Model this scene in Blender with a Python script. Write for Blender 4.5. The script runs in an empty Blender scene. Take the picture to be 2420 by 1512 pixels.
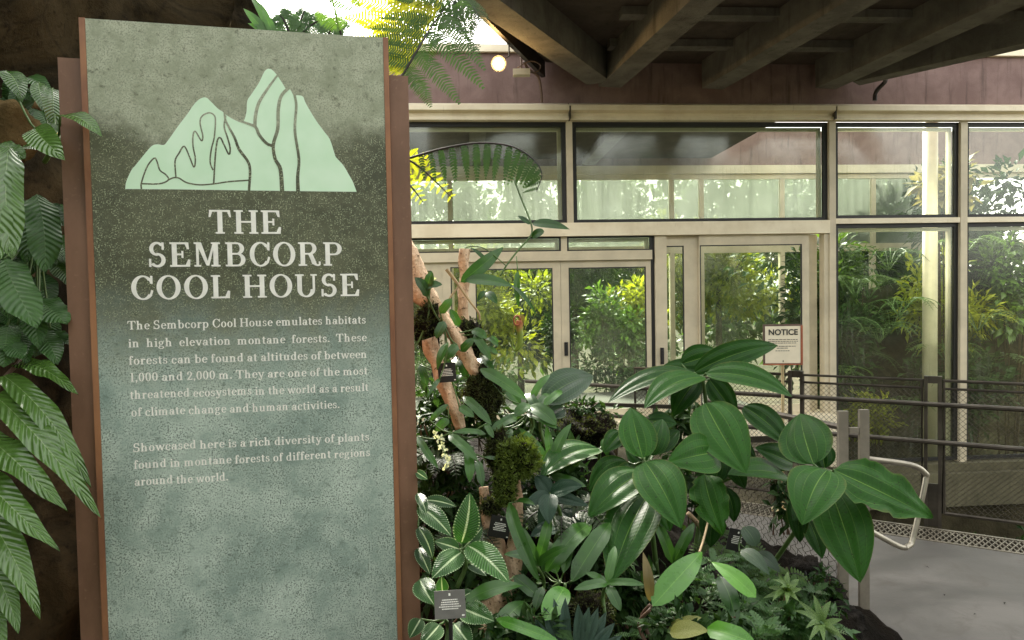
import bpy, math, random
import numpy as np
from mathutils import Vector as V, Matrix, noise as mnoise

# ------------------------------------------------------------------ camera, sky, sun, exposure
scene = bpy.context.scene
EYE = 1.65
FPX, PITCH, ROLL = 1628.2, -0.03338, -0.01838          # focal length in photo units (2419.2 wide)
WPX, HPX = 2419.2, 1512.0
cd = bpy.data.cameras.new('camera')
cam = bpy.data.objects.new('camera', cd)
scene.collection.objects.link(cam)
cd.sensor_fit = 'HORIZONTAL'; cd.sensor_width = 36.0
cd.lens = 36.0 * FPX / WPX
cd.clip_start = 0.05; cd.clip_end = 2000
fwd = V((0, math.cos(PITCH), math.sin(PITCH)))
up0 = V((0, -math.sin(PITCH), math.cos(PITCH)))
rgt = V((1, 0, 0)) * math.cos(ROLL) + up0 * math.sin(ROLL)
upv = V((-1, 0, 0)) * math.sin(ROLL) + up0 * math.cos(ROLL)
mcam = Matrix((rgt, upv, -fwd)).transposed().to_4x4()
mcam.translation = V((0, 0, EYE))
cam.matrix_world = mcam
scene.camera = cam

SUN_EL, SUN_AZ = 40.0, -10.0       # azimuth measured from +Y towards +X
world = bpy.data.worlds.new('World'); scene.world = world
world.use_nodes = True
wn = world.node_tree; wn.nodes.clear()
sky = wn.nodes.new('ShaderNodeTexSky'); sky.sky_type = 'NISHITA'; sky.sun_disc = False
sky.sun_elevation = math.radians(SUN_EL); sky.sun_rotation = math.radians(SUN_AZ)
sky.air_density = 1.3; sky.dust_density = 3.0; sky.ozone_density = 0.8
hs = wn.nodes.new('ShaderNodeHueSaturation'); hs.inputs['Saturation'].default_value = 0.16
bg = wn.nodes.new('ShaderNodeBackground'); bg.inputs['Strength'].default_value = 0.15
wo = wn.nodes.new('ShaderNodeOutputWorld')
wm = wn.nodes.new('ShaderNodeMix'); wm.data_type = 'RGBA'; wm.blend_type = 'MULTIPLY'; wm.inputs[0].default_value = 1.0; wm.inputs[7].default_value = (1.0, .97, .90, 1)
wn.links.new(sky.outputs[0], hs.inputs['Color']); wn.links.new(hs.outputs[0], wm.inputs[6]); wn.links.new(wm.outputs[2], bg.inputs['Color'])
wn.links.new(bg.outputs[0], wo.inputs['Surface'])
sl = bpy.data.lights.new('sun', 'SUN'); sl.energy = 4.5; sl.angle = math.radians(8); sl.color = (1.0, 0.94, 0.82)
sun = bpy.data.objects.new('sun', sl); scene.collection.objects.link(sun)
se, sa = math.radians(SUN_EL), math.radians(SUN_AZ)
sdir = V((math.sin(sa) * math.cos(se), math.cos(sa) * math.cos(se), math.sin(se)))
sun.rotation_euler = sdir.to_track_quat('Z', 'Y').to_euler()
vs = scene.view_settings
vs.view_transform = 'Standard'; vs.look = 'None'; vs.gamma = 1.0; vs.use_curve_mapping = False
vs.exposure = 2.42
scene.cycles.transparent_max_bounces = 24
scene.cycles.max_bounces = 8
scene.cycles.use_denoising = True

# ------------------------------------------------------------------ pixel -> place helpers
def ray(x, y):
    return fwd + rgt * ((x - WPX / 2) / FPX) + upv * ((HPX / 2 - y) / FPX)
def at(x, y, Y):
    d = ray(x, y); return d * (Y / d.y) + V((0, 0, EYE))
def atz(x, y, z):
    d = ray(x, y); return d * ((z - EYE) / d.z) + V((0, 0, EYE))
def plane_uz(x, y, yaw, dist):
    d = ray(x, y); n = V((-math.sin(yaw), math.cos(yaw), 0)); P = d * (dist / d.dot(n))
    return P.dot(V((math.cos(yaw), math.sin(yaw), 0))), P.z + EYE
SIGN_YAW, SIGN_D = 0.2263, 2.2
FAC_YAW, FAC_D = 0.07453, 9.0
def sgn(x, y): return plane_uz(x, y, SIGN_YAW, SIGN_D)
def fp(u, w, z):        # point in the glass front's own axes: along, behind, up
    c, s = math.cos(FAC_YAW), math.sin(FAC_YAW)
    return V((u * c - (FAC_D + w) * s, u * s + (FAC_D + w) * c, z))
# zoomed views of the photograph that positions were read from
def z6(X, Y): return 945 + .375 * X, 945 + .375 * Y
def z7(X, Y): return 1663.2 + .375 * X, 945 + .375 * Y
def z4(X, Y): return 945 + .3125 * X, 472.5 + .3125 * Y
def z1(X, Y): return .4167 * X, .4167 * Y
def zl1(X, Y): return .4585 * X, 126 + .4585 * Y
def zl2(X, Y): return .4585 * X, 819 + .4585 * Y
def zf(X, Y): return 504 + .3125 * X, .3125 * Y
def zp(X, Y): return 945 + .1458 * X, 567 + .1458 * Y
def zq(X, Y): return 945 + .1875 * X, 787.5 + .1875 * Y
def zr(X, Y): return 1575 + .2084 * X, 1197 + .2084 * Y

# ------------------------------------------------------------------ mesh helpers
COL = scene.collection
class MB:
    def __init__(s): s.v = []; s.f = []; s.uv = []; s.t = []; s.m = []; s.hasuv = False
    def add(s, vs, fs, uvs=None, tint=0.5, mi=0):
        o = len(s.v); s.v += [tuple(p) for p in vs]
        s.t += [tint] * len(vs)
        for f in fs:
            s.f.append(tuple(o + i for i in f)); s.m.append(mi)
            if uvs: s.uv += [uvs[i] for i in f]; s.hasuv = True
            else: s.uv += [(0.5, 0.5)] * len(f)
    def build(s, name, mats, parent=None, smooth=False, local=False):
        me = bpy.data.meshes.new(name)
        vsx = s.v
        if parent is not None and not local:
            inv = parent.matrix_basis.inverted()
            vsx = [tuple(inv @ V(p)) for p in s.v]
        me.from_pydata(vsx, [], s.f); 
        if not isinstance(mats, (list, tuple)): mats = [mats]
        for m in mats: me.materials.append(m)
        if s.hasuv:
            ul = me.uv_layers.new(name='UVMap')
            ul.data.foreach_set('uv', [c for p in s.uv for c in p])
        at_ = me.attributes.new('tint', 'FLOAT', 'POINT'); at_.data.foreach_set('value', s.t)
        me.polygons.foreach_set('material_index', s.m)
        if smooth: me.polygons.foreach_set('use_smooth', [True] * len(s.f))
        me.update()
        o = bpy.data.objects.new(name, me); COL.objects.link(o)
        if parent is not None: o.parent = parent
        return o
    # solids
    def box(s, x0, x1, y0, y1, z0, z1, tint=.5, mi=0):
        vs = [(x, y, z) for x in (x0, x1) for y in (y0, y1) for z in (z0, z1)]
        s.add(vs, [(0, 1, 3, 2), (4, 6, 7, 5), (0, 4, 5, 1), (2, 3, 7, 6), (0, 2, 6, 4), (1, 5, 7, 3)], None, tint, mi)
    def beam(s, p0, p1, w, h0, h1=None, tint=.5, mi=0):
        """bar from p0 to p1 (same heights), width w, from z0 up to z1"""
        p0 = V(p0); p1 = V(p1); d = p1 - p0; d.z = 0; d.normalize(); q = V((-d.y, d.x, 0)) * w / 2
        vs = []
        for p in (p0, p1):
            for sg in (-1, 1):
                for z in (h0, h1): vs.append((p.x + q.x * sg, p.y + q.y * sg, z))
        s.add(vs, [(0, 1, 3, 2), (4, 6, 7, 5), (0, 4, 5, 1), (2, 3, 7, 6), (0, 2, 6, 4), (1, 5, 7, 3)], None, tint, mi)
    def prism(s, pts, z0, z1, tint=.5, mi=0):
        n = len(pts)
        vs = [(p[0], p[1], z0) for p in pts] + [(p[0], p[1], z1) for p in pts]
        fs = [tuple(range(n - 1, -1, -1)), tuple(range(n, 2 * n))]
        fs += [(i, (i + 1) % n, n + (i + 1) % n, n + i) for i in range(n)]
        s.add(vs, fs, None, tint, mi)
    def tube(s, pts, radii, n=8, tint=.5, mi=0, jitter=0, seed=0, caps=True):
        pts = [V(p) for p in pts]
        if not isinstance(radii, (list, tuple)): radii = [radii] * len(pts)
        rng = random.Random(seed)
        vs = []; ref = V((0.13, 0.31, 0.94))
        for i, p in enumerate(pts):
            d = (pts[min(i + 1, len(pts) - 1)] - pts[max(i - 1, 0)]).normalized()
            if abs(d.dot(ref)) > .96: ref = V((1, .1, 0))
            a = d.cross(ref).normalized(); b = d.cross(a)
            ref = b.cross(d) if False else ref
            for k in range(n):
                th = 2 * math.pi * k / n
                r = radii[i]
                if jitter:
                    q = p * 14 + a * math.cos(th) * 1.3 + b * math.sin(th) * 1.3
                    r *= 1 + jitter * (mnoise.noise(q) * 1.4)
                vs.append(p + (a * math.cos(th) + b * math.sin(th)) * r)
        fs = []
        for i in range(len(pts) - 1):
            for k in range(n):
                fs.append((i * n + k, i * n + (k + 1) % n, (i + 1) * n + (k + 1) % n, (i + 1) * n + k))
        if caps:
            fs.append(tuple(range(n - 1, -1, -1))); fs.append(tuple(range((len(pts) - 1) * n, len(pts) * n)))
        s.add(vs, fs, None, tint, mi)
    def blob(s, c, r, seed=0, amp=.3, freq=2.0, nu=20, nv=14, sc=(1, 1, 1), tint=.5):
        c = V(c); vs = []; fs = []
        off = V((seed * 3.1, seed * 1.7, seed * 2.3))
        for j in range(nv + 1):
            ph = math.pi * j / nv
            for i in range(nu):
                th = 2 * math.pi * i / nu
                d = V((math.sin(ph) * math.cos(th), math.sin(ph) * math.sin(th), math.cos(ph)))
                k = 1 + amp * mnoise.noise(d * freq + off) + amp * .4 * mnoise.noise(d * freq * 3 + off)
                vs.append(c + V((d.x * sc[0], d.y * sc[1], d.z * sc[2])) * r * k)
        for j in range(nv):
            for i in range(nu):
                fs.append((j * nu + i, (j + 1) * nu + i, (j + 1) * nu + (i + 1) % nu, j * nu + (i + 1) % nu))
        s.add(vs, fs, None, tint)

def smooth_path(pts, sub=6):
    pts = [V(p) for p in pts]; out = []
    P = [pts[0] * 2 - pts[1]] + pts + [pts[-1] * 2 - pts[-2]]
    for i in range(1, len(P) - 2):
        for k in range(sub):
            t = k / sub; a, b, c, d = P[i - 1], P[i], P[i + 1], P[i + 2]
            out.append(.5 * ((2 * b) + (c - a) * t + (2 * a - 5 * b + 4 * c - d) * t * t + (3 * b - a - 3 * c + d) * t ** 3))
    out.append(pts[-1]); return out
def lerp_list(vals, n):
    out = []
    for i in range(n):
        t = i / (n - 1) * (len(vals) - 1); k = min(int(t), len(vals) - 2); out.append(vals[k] + (vals[k + 1] - vals[k]) * (t - k))
    return out
def empty(name, label, cat, loc=(0, 0, 0), rz=0, group=None):
    o = bpy.data.objects.new(name, None); COL.objects.link(o)
    o.location = loc; o.rotation_euler = (0, 0, rz); o.empty_display_size = .1
    o.matrix_basis = Matrix.Translation(V(loc)) @ Matrix.Rotation(rz, 4, 'Z')
    o['label'] = label; o['category'] = cat
    if group: o['group'] = group
    return o
def tag(o, label, cat, group=None, kind=None):
    if label: o['label'] = label
    if cat: o['category'] = cat
    if group: o['group'] = group
    if kind: o['kind'] = kind
    return o

# ------------------------------------------------------------------ materials
def lin(c):
    return tuple((x / 255 / 12.92) if x / 255 <= .04045 else ((x / 255 + .055) / 1.055) ** 2.4 for x in c)
class NT:
    def __init__(s, name):
        s.mat = bpy.data.materials.new(name); s.mat.use_nodes = True
        s.t = s.mat.node_tree; s.t.nodes.clear()
        s.out = s.n('ShaderNodeOutputMaterial')
    def n(s, t, **kw):
        nd = s.t.nodes.new(t)
        for k, v in kw.items(): setattr(nd, k, v)
        return nd
    def l(s, a, b): s.t.links.new(a, b)
    def val(s, sock, v):
        if hasattr(v, 'node') or isinstance(v, bpy.types.NodeSocket): s.l(v, sock)
        else: sock.default_value = v
    def math(s, op, a, b=0.0, c=0.0, clamp=False):
        nd = s.n('ShaderNodeMath', operation=op, use_clamp=clamp)
        for i, v in enumerate((a, b, c)): s.val(nd.inputs[i], v)
        return nd.outputs[0]
    def mr(s, x, a, b, c=0.0, d=1.0, smooth=True):
        nd = s.n('ShaderNodeMapRange', interpolation_type='SMOOTHSTEP' if smooth else 'LINEAR')
        s.val(nd.inputs[0], x)
        for i, v in enumerate((a, b, c, d)): s.val(nd.inputs[i + 1], v)
        return nd.outputs[0]
    def mix(s, fac, a, b, mode='MIX'):
        nd = s.n('ShaderNodeMix', data_type='RGBA', blend_type=mode)
        s.val(nd.inputs[0], fac)
        for i, v in ((6, a), (7, b)):
            if isinstance(v, (tuple, list)): v = tuple(v)[:3] + (1,)
            s.val(nd.inputs[i], v)
        return nd.outputs[2]
    def noise(s, vec, scale, detail=4, rough=.55, dist=0.0, out=0):
        nd = s.n('ShaderNodeTexNoise'); nd.inputs['Scale'].default_value = scale
        nd.inputs['Detail'].default_value = detail; nd.inputs['Roughness'].default_value = rough
        nd.inputs['Distortion'].default_value = dist
        if vec is not None: s.l(vec, nd.inputs['Vector'])
        return nd.outputs[out]
    def pos(s): return s.n('ShaderNodeNewGeometry').outputs['Position']
    def obj(s): return s.n('ShaderNodeTexCoord').outputs['Object']
    def mapv(s, vec, scale=(1, 1, 1), rot=(0, 0, 0)):
        nd = s.n('ShaderNodeMapping'); nd.inputs['Scale'].default_value = scale; nd.inputs['Rotation'].default_value = rot
        s.l(vec, nd.inputs['Vector']); return nd.outputs[0]
    def sep(s, vec):
        nd = s.n('ShaderNodeSeparateXYZ'); s.l(vec, nd.inputs[0]); return nd.outputs
    def bump(s, h, strength=.3, dist=.01):
        nd = s.n('ShaderNodeBump'); nd.inputs['Strength'].default_value = strength; nd.inputs['Distance'].default_value = dist
        s.l(h, nd.inputs['Height']); return nd.outputs[0]
    def bsdf(s, color, rough=.6, metal=0.0, normal=None, spec=.5, **kw):
        b = s.n('ShaderNodeBsdfPrincipled')
        if isinstance(color, (tuple, list)): color = tuple(color)[:3] + (1,)
        s.val(b.inputs['Base Color'], color); s.val(b.inputs['Roughness'], rough); s.val(b.inputs['Metallic'], metal)
        b.inputs['Specular IOR Level'].default_value = spec
        if normal is not None: s.l(normal, b.inputs['Normal'])
        return b
    def done(s, shader):
        s.l(shader.outputs[0] if hasattr(shader, 'outputs') else shader, s.out.inputs['Surface']); return s.mat

def simple(name, col, rough=.6, metal=0.0, nscale=12, namt=.25, bump=.15, spec=.5, bdist=.004):
    t = NT(name); p = t.pos()
    n1 = t.noise(p, nscale, 6, .6); n2 = t.noise(p, nscale * 9, 3, .6)
    f = t.mr(n1, .3, .7)
    c = t.mix(f, tuple(x * (1 - namt) for x in col), tuple(min(1, x * (1 + namt * .6)) for x in col))
    r = t.math('ADD', rough - .1, t.math('MULTIPLY', n2, .2))
    nm = t.bump(n2, bump, bdist)
    return t.done(t.bsdf(c, r, metal, nm, spec))

def leafmat(name, dark, light, vein, mode='parallel', gloss=.38, trans=.22, veinw=.035, spec=.5, spots=0.0):
    t = NT(name)
    uv = t.n('ShaderNodeUVMap', uv_map='UVMap').outputs[0]
    sx = t.sep(uv); U = t.math('MULTIPLY_ADD', sx[0], 2.0, -1.0); T = sx[1]
    a = t.math('ABSOLUTE', U)
    ti = t.n('ShaderNodeAttribute', attribute_name='tint').outputs['Fac']
    p = t.pos()
    nz = t.noise(p, 22, 4, .6)
    f = t.math('ADD', t.math('MULTIPLY', ti, .8), t.math('MULTIPLY', t.math('SUBTRACT', nz, .5), .7), clamp=True)
    base = t.mix(f, dark, light)
    hgt = None
    if mode == 'parallel':
        mask = None
        for c, wv in ((0.0, veinw), (.36, veinw * .7), (.7, veinw * .6)):
            m = t.mr(t.math('ABSOLUTE', t.math('SUBTRACT', a, c)), 0.0, wv, 1.0, 0.0)
            if c == 0: main = m
            mask = m if mask is None else t.math('MAXIMUM', mask, m)
        fade = t.mr(T, .25, .95, 1.0, .25)
        vm = t.math('MULTIPLY', t.math('MAXIMUM', t.math('MULTIPLY', mask, .35), t.math('MULTIPLY', main, .9)), fade)
        cross = t.math('SINE', t.math('ADD', t.math('MULTIPLY', T, 130.0), t.math('MULTIPLY', a, 18.0)))
        base = t.mix(t.math('MULTIPLY', t.mr(cross, .2, 1), .13), base, tuple(x * .45 for x in dark))
        base = t.mix(vm, base, vein)
        edge = t.mr(a, .95, 1.0)
        base = t.mix(t.math('MULTIPLY', edge, .3), base, vein)
        hgt = t.math('SUBTRACT', t.math('MULTIPLY', cross, .12), mask)
    elif mode == 'striped':
        w = t.noise(t.mapv(uv, (3, 30, 1)), 6, 3, .7)
        mid = t.mr(t.math('SUBTRACT', a, t.math('MULTIPLY', t.math('SUBTRACT', w, .5), .25)), .03, .12, 1.0, 0.0)
        lat = t.math('SINE', t.math('MULTIPLY', t.math('SUBTRACT', T, t.math('MULTIPLY', a, .16)), 125.0))
        base = t.mix(t.mr(lat, -.2, 1, 0, .5), base, tuple(x * .35 for x in dark))
        dots = t.math('MULTIPLY', t.mr(a, .86, .92), t.mr(t.math('SINE', t.math('MULTIPLY', T, 110.0)), .1, .5))
        dots = t.math('MULTIPLY', dots, t.mr(w, .4, .55))
        base = t.mix(t.math('MAXIMUM', t.math('MULTIPLY', mid, .92), dots), base, vein)
        hgt = lat
    elif mode == 'pinnate':
        lat = t.math('SINE', t.math('MULTIPLY', t.math('SUBTRACT', T, t.math('MULTIPLY', a, .13)), 95.0))
        main = t.mr(a, 0.0, veinw, 1.0, 0.0)
        base = t.mix(t.mr(lat, 0, 1, 0, .22), base, tuple(x * .5 for x in dark))
        base = t.mix(t.math('MULTIPLY', main, .7), base, vein)
        hgt = t.math('MULTIPLY', lat, .5)
    elif mode == 'mottled':
        w = t.noise(t.mapv(uv, (5, 22, 1)), 3, 4, .75, .8)
        base = t.mix(t.mr(w, .46, .56), base, vein)
        hgt = w
    elif mode == 'pleat':
        hgt = t.math('SINE', t.math('MULTIPLY', U, 40.0))
        base = t.mix(t.mr(hgt, -.3, 1, 0, .55), base, vein)
    else:
        main = t.mr(a, 0.0, veinw, 1.0, 0.0)
        base = t.mix(t.math('MULTIPLY', main, .55), base, vein)
        hgt = nz
    if spots:
        sp = t.noise(p, 130, 3, .6); wp = t.noise(p, 14, 4, .7)
        base = t.mix(t.mr(sp, .62, .68, 0, spots), base, (.012, .014, .004))
        base = t.mix(t.mr(wp, .55, .80, 0, .5), base, tuple(x * 1.1 + .012 for x in light))
        base = t.mix(t.math('MULTIPLY', t.mr(t.math('ADD', a, t.math('MULTIPLY', wp, .5)), 1.16, 1.30), .35), base, (.10, .075, .02))
    nm = t.bump(hgt, .6 if mode == 'pinnate' else .4, .004 if mode == 'pinnate' else .003)
    rg = t.math('ADD', gloss, t.math('MULTIPLY', t.math('SUBTRACT', nz, .5), .35))
    b = t.bsdf(base, rg, 0, nm, spec)
    tr = t.n('ShaderNodeBsdfTranslucent'); t.l(t.mix(.5, base, t.mix(1.0, base, (1.6, 1.5, .35), 'MULTIPLY')), tr.inputs['Color'])
    mx = t.n('ShaderNodeMixShader'); mx.inputs[0].default_value = trans
    t.l(b.outputs[0], mx.inputs[1]); t.l(tr.outputs[0], mx.inputs[2])
    return t.done(mx)

M = {}
M['metal_beige'] = simple('beige_coated_aluminium', (.58, .51, .37), .45, 0, 3, .14, .05)
M['metal_beige_dirty'] = None
def dirty_beige():
    t = NT('weathered_beige_aluminium'); o = t.obj()
    st = t.noise(t.mapv(o, (9, 1, 1.2)), 4, 5, .65); n2 = t.noise(o, 3, 5, .6)
    c = t.mix(t.mr(n2, .35, .7), (.82, .74, .56), (.70, .61, .44))
    c = t.mix(t.mr(st, .62, .80, 0, .40), c, (.30, .25, .15))
    return t.done(t.bsdf(c, .42, 0, None, .5))
M['metal_beige_dirty'] = dirty_beige()
M['gasket'] = simple('black_rubber_gasket', (.008, .008, .008), .5, 0, 20, .2, .05)
M['black'] = simple('black_plastic', (.012, .012, .013), .45)
M['steel_dark'] = simple('dark_weathered_steel', (.075, .064, .050), .42, .6, 9, .35, .15)
M['steel_light'] = simple('brushed_grey_steel', (.34, .31, .25), .34, .75, 8, .3, .1)
M['steel_pale'] = simple('pale_painted_steel', (.21, .185, .145), .4, .15, 8, .25, .1)
M['grating'] = simple('galvanised_grating', (.19, .165, .125), .5, .3, 10, .3, .1)
M['brass'] = simple('pale_gold_steel', (.62, .49, .28), .35, .6, 10, .2, .05)
def corten():
    t = NT('rust_brown_powder_coat'); o = t.obj()
    n1 = t.noise(t.mapv(o, (1, 1, .35)), 5, 6, .65); n2 = t.noise(o, 70, 3, .6)
    c = t.mix(t.mr(n1, .3, .7), (.135, .070, .042), (.225, .120, .075))
    c = t.mix(t.mr(n2, .62, .72, 0, .35), c, (.30, .17, .11))
    return t.done(t.bsdf(c, .5, 0, t.bump(n2, .12, .002), .45))
M['corten'] = corten()
def trimmat():
    t = NT('orange_brown_edge_paint'); o = t.obj()
    n1 = t.noise(t.mapv(o, (1, 1, .5)), 6, 6, .65); n2 = t.noise(o, 90, 3, .6)
    c = t.mix(t.mr(n1, .3, .7), (.20, .085, .045), (.34, .16, .075))
    return t.done(t.bsdf(c, .45, 0, t.bump(n2, .12, .002), .45))
M['trim'] = trimmat()
def concrete(name, a, b, stain, bumpv=.35, scale=3.0, streak=True):
    t = NT(name); p = t.pos()
    n1 = t.noise(p, scale, 7, .62, .4); n2 = t.noise(p, scale * 22, 4, .65)
    c = t.mix(t.mr(n1, .32, .68), a, b)
    c = t.mix(t.mr(n2, .55, .75, 0, .4), c, tuple(x * .55 for x in a))
    if streak:
        st = t.noise(t.mapv(p, (5, 5, .5)), 2.2, 5, .65)
        c = t.mix(t.mr(st, .52, .75, 0, .75), c, stain)
    return t.done(t.bsdf(c, .85, 0, t.bump(n2, bumpv, .01), .3))
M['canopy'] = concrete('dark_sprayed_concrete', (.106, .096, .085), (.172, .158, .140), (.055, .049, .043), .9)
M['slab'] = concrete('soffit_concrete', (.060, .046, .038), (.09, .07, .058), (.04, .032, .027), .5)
M['fascia'] = concrete('mauve_painted_render', (.18, .118, .108), (.245, .168, .155), (.085, .06, .05), .25)
M['ledge'] = concrete('mossy_concrete_beam', (.085, .078, .045), (.13, .118, .07), (.04, .036, .016), .35)
def deck():
    t = NT('worn_path_screed'); p = t.pos()
    n1 = t.noise(t.mapv(p, (1, 1.8, 1)), 1.3, 7, .6, .5); n2 = t.noise(p, 60, 4, .65); n3 = t.noise(p, 5, 6, .7, 1.0)
    c = t.mix(t.mr(n1, .3, .7), (.068, .063, .057), (.15, .14, .126))
    c = t.mix(t.mr(n3, .48, .72, 0, .65), c, (.085, .075, .064))
    c = t.mix(t.mr(n2, .6, .75, 0, .3), c, (.09, .08, .07))
    r = t.mr(n1, .3, .7, .5, .75)
    return t.done(t.bsdf(c, r, 0, t.bump(n2, .15, .004), .4))
M['deck'] = deck()
def rock(name, a, b, c3, sc=2.2):
    t = NT(name); p = t.pos()
    n1 = t.noise(p, sc, 8, .62, .6); n2 = t.noise(p, sc * 9, 6, .7)
    vo = t.n('ShaderNodeTexVoronoi', feature='DISTANCE_TO_EDGE'); vo.inputs['Scale'].default_value = sc * .7
    t.l(t.mapv(t.n('ShaderNodeNewGeometry').outputs['Position'], (1, 1, .8)), vo.inputs['Vector'])
    c = t.mix(t.mr(n1, .35, .66), a, b)
    c = t.mix(t.mr(n2, .52, .72, 0, .7), c, c3)
    c = t.mix(t.mr(vo.outputs[0], 0, .02, .35, 0), c, (.01, .008, .006))
    h = t.math('ADD', n1, t.math('MULTIPLY', n2, .4))
    return t.done(t.bsdf(c, .9, 0, t.bump(h, .8, .05), .06))
M['rock'] = rock('brown_sprayed_rock', (.011, .009, .005), (.052, .038, .019), (.005, .004, .003), 2.3)
M['boulder'] = rock('ochre_rock', (.075, .05, .02), (.15, .105, .045), (.04, .028, .013), 3.2)
M['garden_rock'] = rock('dim_mossy_rock', (.018, .018, .009), (.05, .045, .024), (.02, .03, .008), 2.4)
M['soil'] = rock('dark_peat', (.004, .003, .002), (.011, .008, .005), (.008, .009, .003), 6)
M['lava'] = rock('black_lava_rock', (.010, .009, .008), (.028, .024, .02), (.018, .016, .012), 9)
M['ground'] = rock('shaded_garden_soil', (.035, .03, .018), (.07, .06, .035), (.03, .04, .015), 2)
M['ifloor'] = concrete('vestibule_tiles', (.06, .057, .05), (.09, .083, .073), (.05, .045, .04), .1, 2, False)
def bark():
    t = NT('peeled_driftwood'); p = t.pos()
    n1 = t.noise(t.mapv(p, (1, 1, .3)), 25, 6, .65, .4); n2 = t.noise(p, 9, 5, .6); n3 = t.noise(p, 60, 3, .6)
    c = t.mix(t.mr(n1, .3, .72), (.44, .29, .18), (.70, .51, .35))
    c = t.mix(t.mr(n2, .54, .72, 0, .65), c, (.27, .15, .08))
    c = t.mix(t.mr(n3, .60, .68, 0, .85), c, (.07, .04, .02))
    return t.done(t.bsdf(c, .8, 0, t.bump(t.math('ADD', n1, n3), .9, .012), .2))
M['wood'] = bark()
M['rootmass'] = rock('black_root_fibre', (.008, .007, .005), (.02, .016, .011), (.014, .016, .006), 25)
M['moss'] = leafmat('moss_tufts', (.045, .075, .006), (.14, .20, .018), (.2, .25, .03), 'plain', .7, .25)
M['moss_dark'] = leafmat('old_moss_tufts', (.024, .034, .006), (.075, .092, .014), (.09, .11, .02), 'plain', .8, .2)
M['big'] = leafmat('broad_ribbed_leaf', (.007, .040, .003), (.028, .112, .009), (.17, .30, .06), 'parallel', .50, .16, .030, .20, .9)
M['big_dark'] = leafmat('shaded_ribbed_leaf', (.008, .030, .010), (.026, .075, .020), (.12, .19, .07), 'parallel', .40, .12, .03)  # darker copy of the ribbed leaf, shade put into its colour
M['velvet'] = leafmat('dark_velvet_leaf', (.008, .026, .014), (.020, .055, .028), (.05, .10, .05), 'parallel', .55, .1, .03, .25)
M['striped'] = leafmat('striped_leaf', (.010, .052, .006), (.055, .19, .02), (.50, .62, .36), 'striped', .45, .18)
M['strap'] = leafmat('strap_leaf', (.012, .048, .006), (.050, .145, .018), (.12, .25, .05), 'plain', .33, .2, .05, .45)
M['strap_bright'] = leafmat('bright_strap_leaf', (.06, .20, .018), (.13, .36, .03), (.26, .50, .09), 'plain', .30, .3, .05, .6)
M['yellowing'] = leafmat('yellowing_leaf', (.12, .15, .015), (.26, .28, .03), (.3, .3, .1), 'mottled', .4, .3)
M['rusty'] = leafmat('rust_coloured_leaf', (.11, .09, .025), (.21, .15, .05), (.24, .2, .08), 'plain', .4, .3)
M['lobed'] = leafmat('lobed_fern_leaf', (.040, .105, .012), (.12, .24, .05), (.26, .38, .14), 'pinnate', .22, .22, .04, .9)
M['lobed_dark'] = leafmat('shaded_fern_leaf', (.020, .065, .012), (.06, .15, .028), (.1, .17, .06), 'pinnate', .36, .15, .04)  # lobed leaf again, with deep shade painted into the greens
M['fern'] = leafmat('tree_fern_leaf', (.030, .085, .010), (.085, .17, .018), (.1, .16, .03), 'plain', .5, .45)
M['fern_backlit'] = leafmat('backlit_fern_leaf', (.24, .34, .012), (.64, .58, .014), (.5, .5, .1), 'plain', .5, .5)  # backlight through the fronds is painted in as yellow leaf colour
M['fern_dark'] = leafmat('dark_fern_leaf', (.012, .030, .007), (.04, .08, .014), (.05, .1, .03), 'plain', .5, .3)
M['fan'] = leafmat('pleated_fan_leaf', (.018, .045, .030), (.035, .075, .050), (.10, .17, .14), 'pleat', .4, .1)
M['mottled'] = leafmat('mottled_leaf', (.012, .055, .008), (.028, .09, .012), (.17, .27, .06), 'mottled', .45, .25)
M['cover'] = leafmat('ground_cover_leaf', (.030, .085, .020), (.085, .19, .045), (.12, .24, .06), 'plain', .45, .25)
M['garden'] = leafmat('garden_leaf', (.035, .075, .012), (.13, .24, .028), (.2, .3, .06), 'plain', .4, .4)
M['garden_yellow'] = leafmat('sunlit_garden_leaf', (.16, .20, .012), (.42, .44, .03), (.4, .45, .1), 'plain', .45, .5)  # garden leaf with sunlight put into its colour
M['garden_dark'] = leafmat('shady_garden_leaf', (.012, .036, .010), (.042, .088, .018), (.06, .12, .03), 'plain', .6, .25, .035, .15)  # same garden leaf with shade put into its colour
M['straw'] = leafmat('dry_frond', (.13, .12, .06), (.26, .23, .12), (.4, .3, .15), 'plain', .7, .3)
M['stem_green'] = simple('green_stem', (.07, .13, .03), .5)
M['stem_brown'] = simple('brown_stem', (.10, .055, .03), .6)
M['stem_dark'] = simple('dark_frond_stalk', (.018, .013, .010), .6)
M['stem_tan'] = simple('tan_dry_stalk', (.36, .26, .13), .6)
M['petal'] = leafmat('white_petal', (.62, .64, .46), (.80, .82, .62), (.8, .8, .6), 'plain', .5, .3)
M['trunk'] = rock('garden_trunk_bark', (.05, .038, .022), (.10, .075, .045), (.04, .045, .015), 12)
M['white_letter'] = simple('white_vinyl', (.86, .85, .79), .55, 0, 40, .10, .02)
M['cream'] = simple('cream_notice_paper', (.74, .66, .50), .5, 0, 10, .06, .02)
M['red_edge'] = simple('red_brown_board_edge', (.33, .09, .04), .5)
M['board_brown'] = simple('dark_brown_board_edge', (.10, .06, .045), .5)
M['ink'] = simple('black_ink', (.015, .014, .013), .5, 0, 20, .1, .02)
M['grey_tag'] = simple('grey_plant_tag', (.155, .15, .14), .4, .1, 25, .15, .05)
def emat(name, col, e):
    t = NT(name); em = t.n('ShaderNodeEmission'); em.inputs[0].default_value = col + (1,); em.inputs[1].default_value = e
    return t.done(em)
M['bulb'] = emat('lit_halogen_bulb', (1.0, .62, .22), 90.0)
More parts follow.
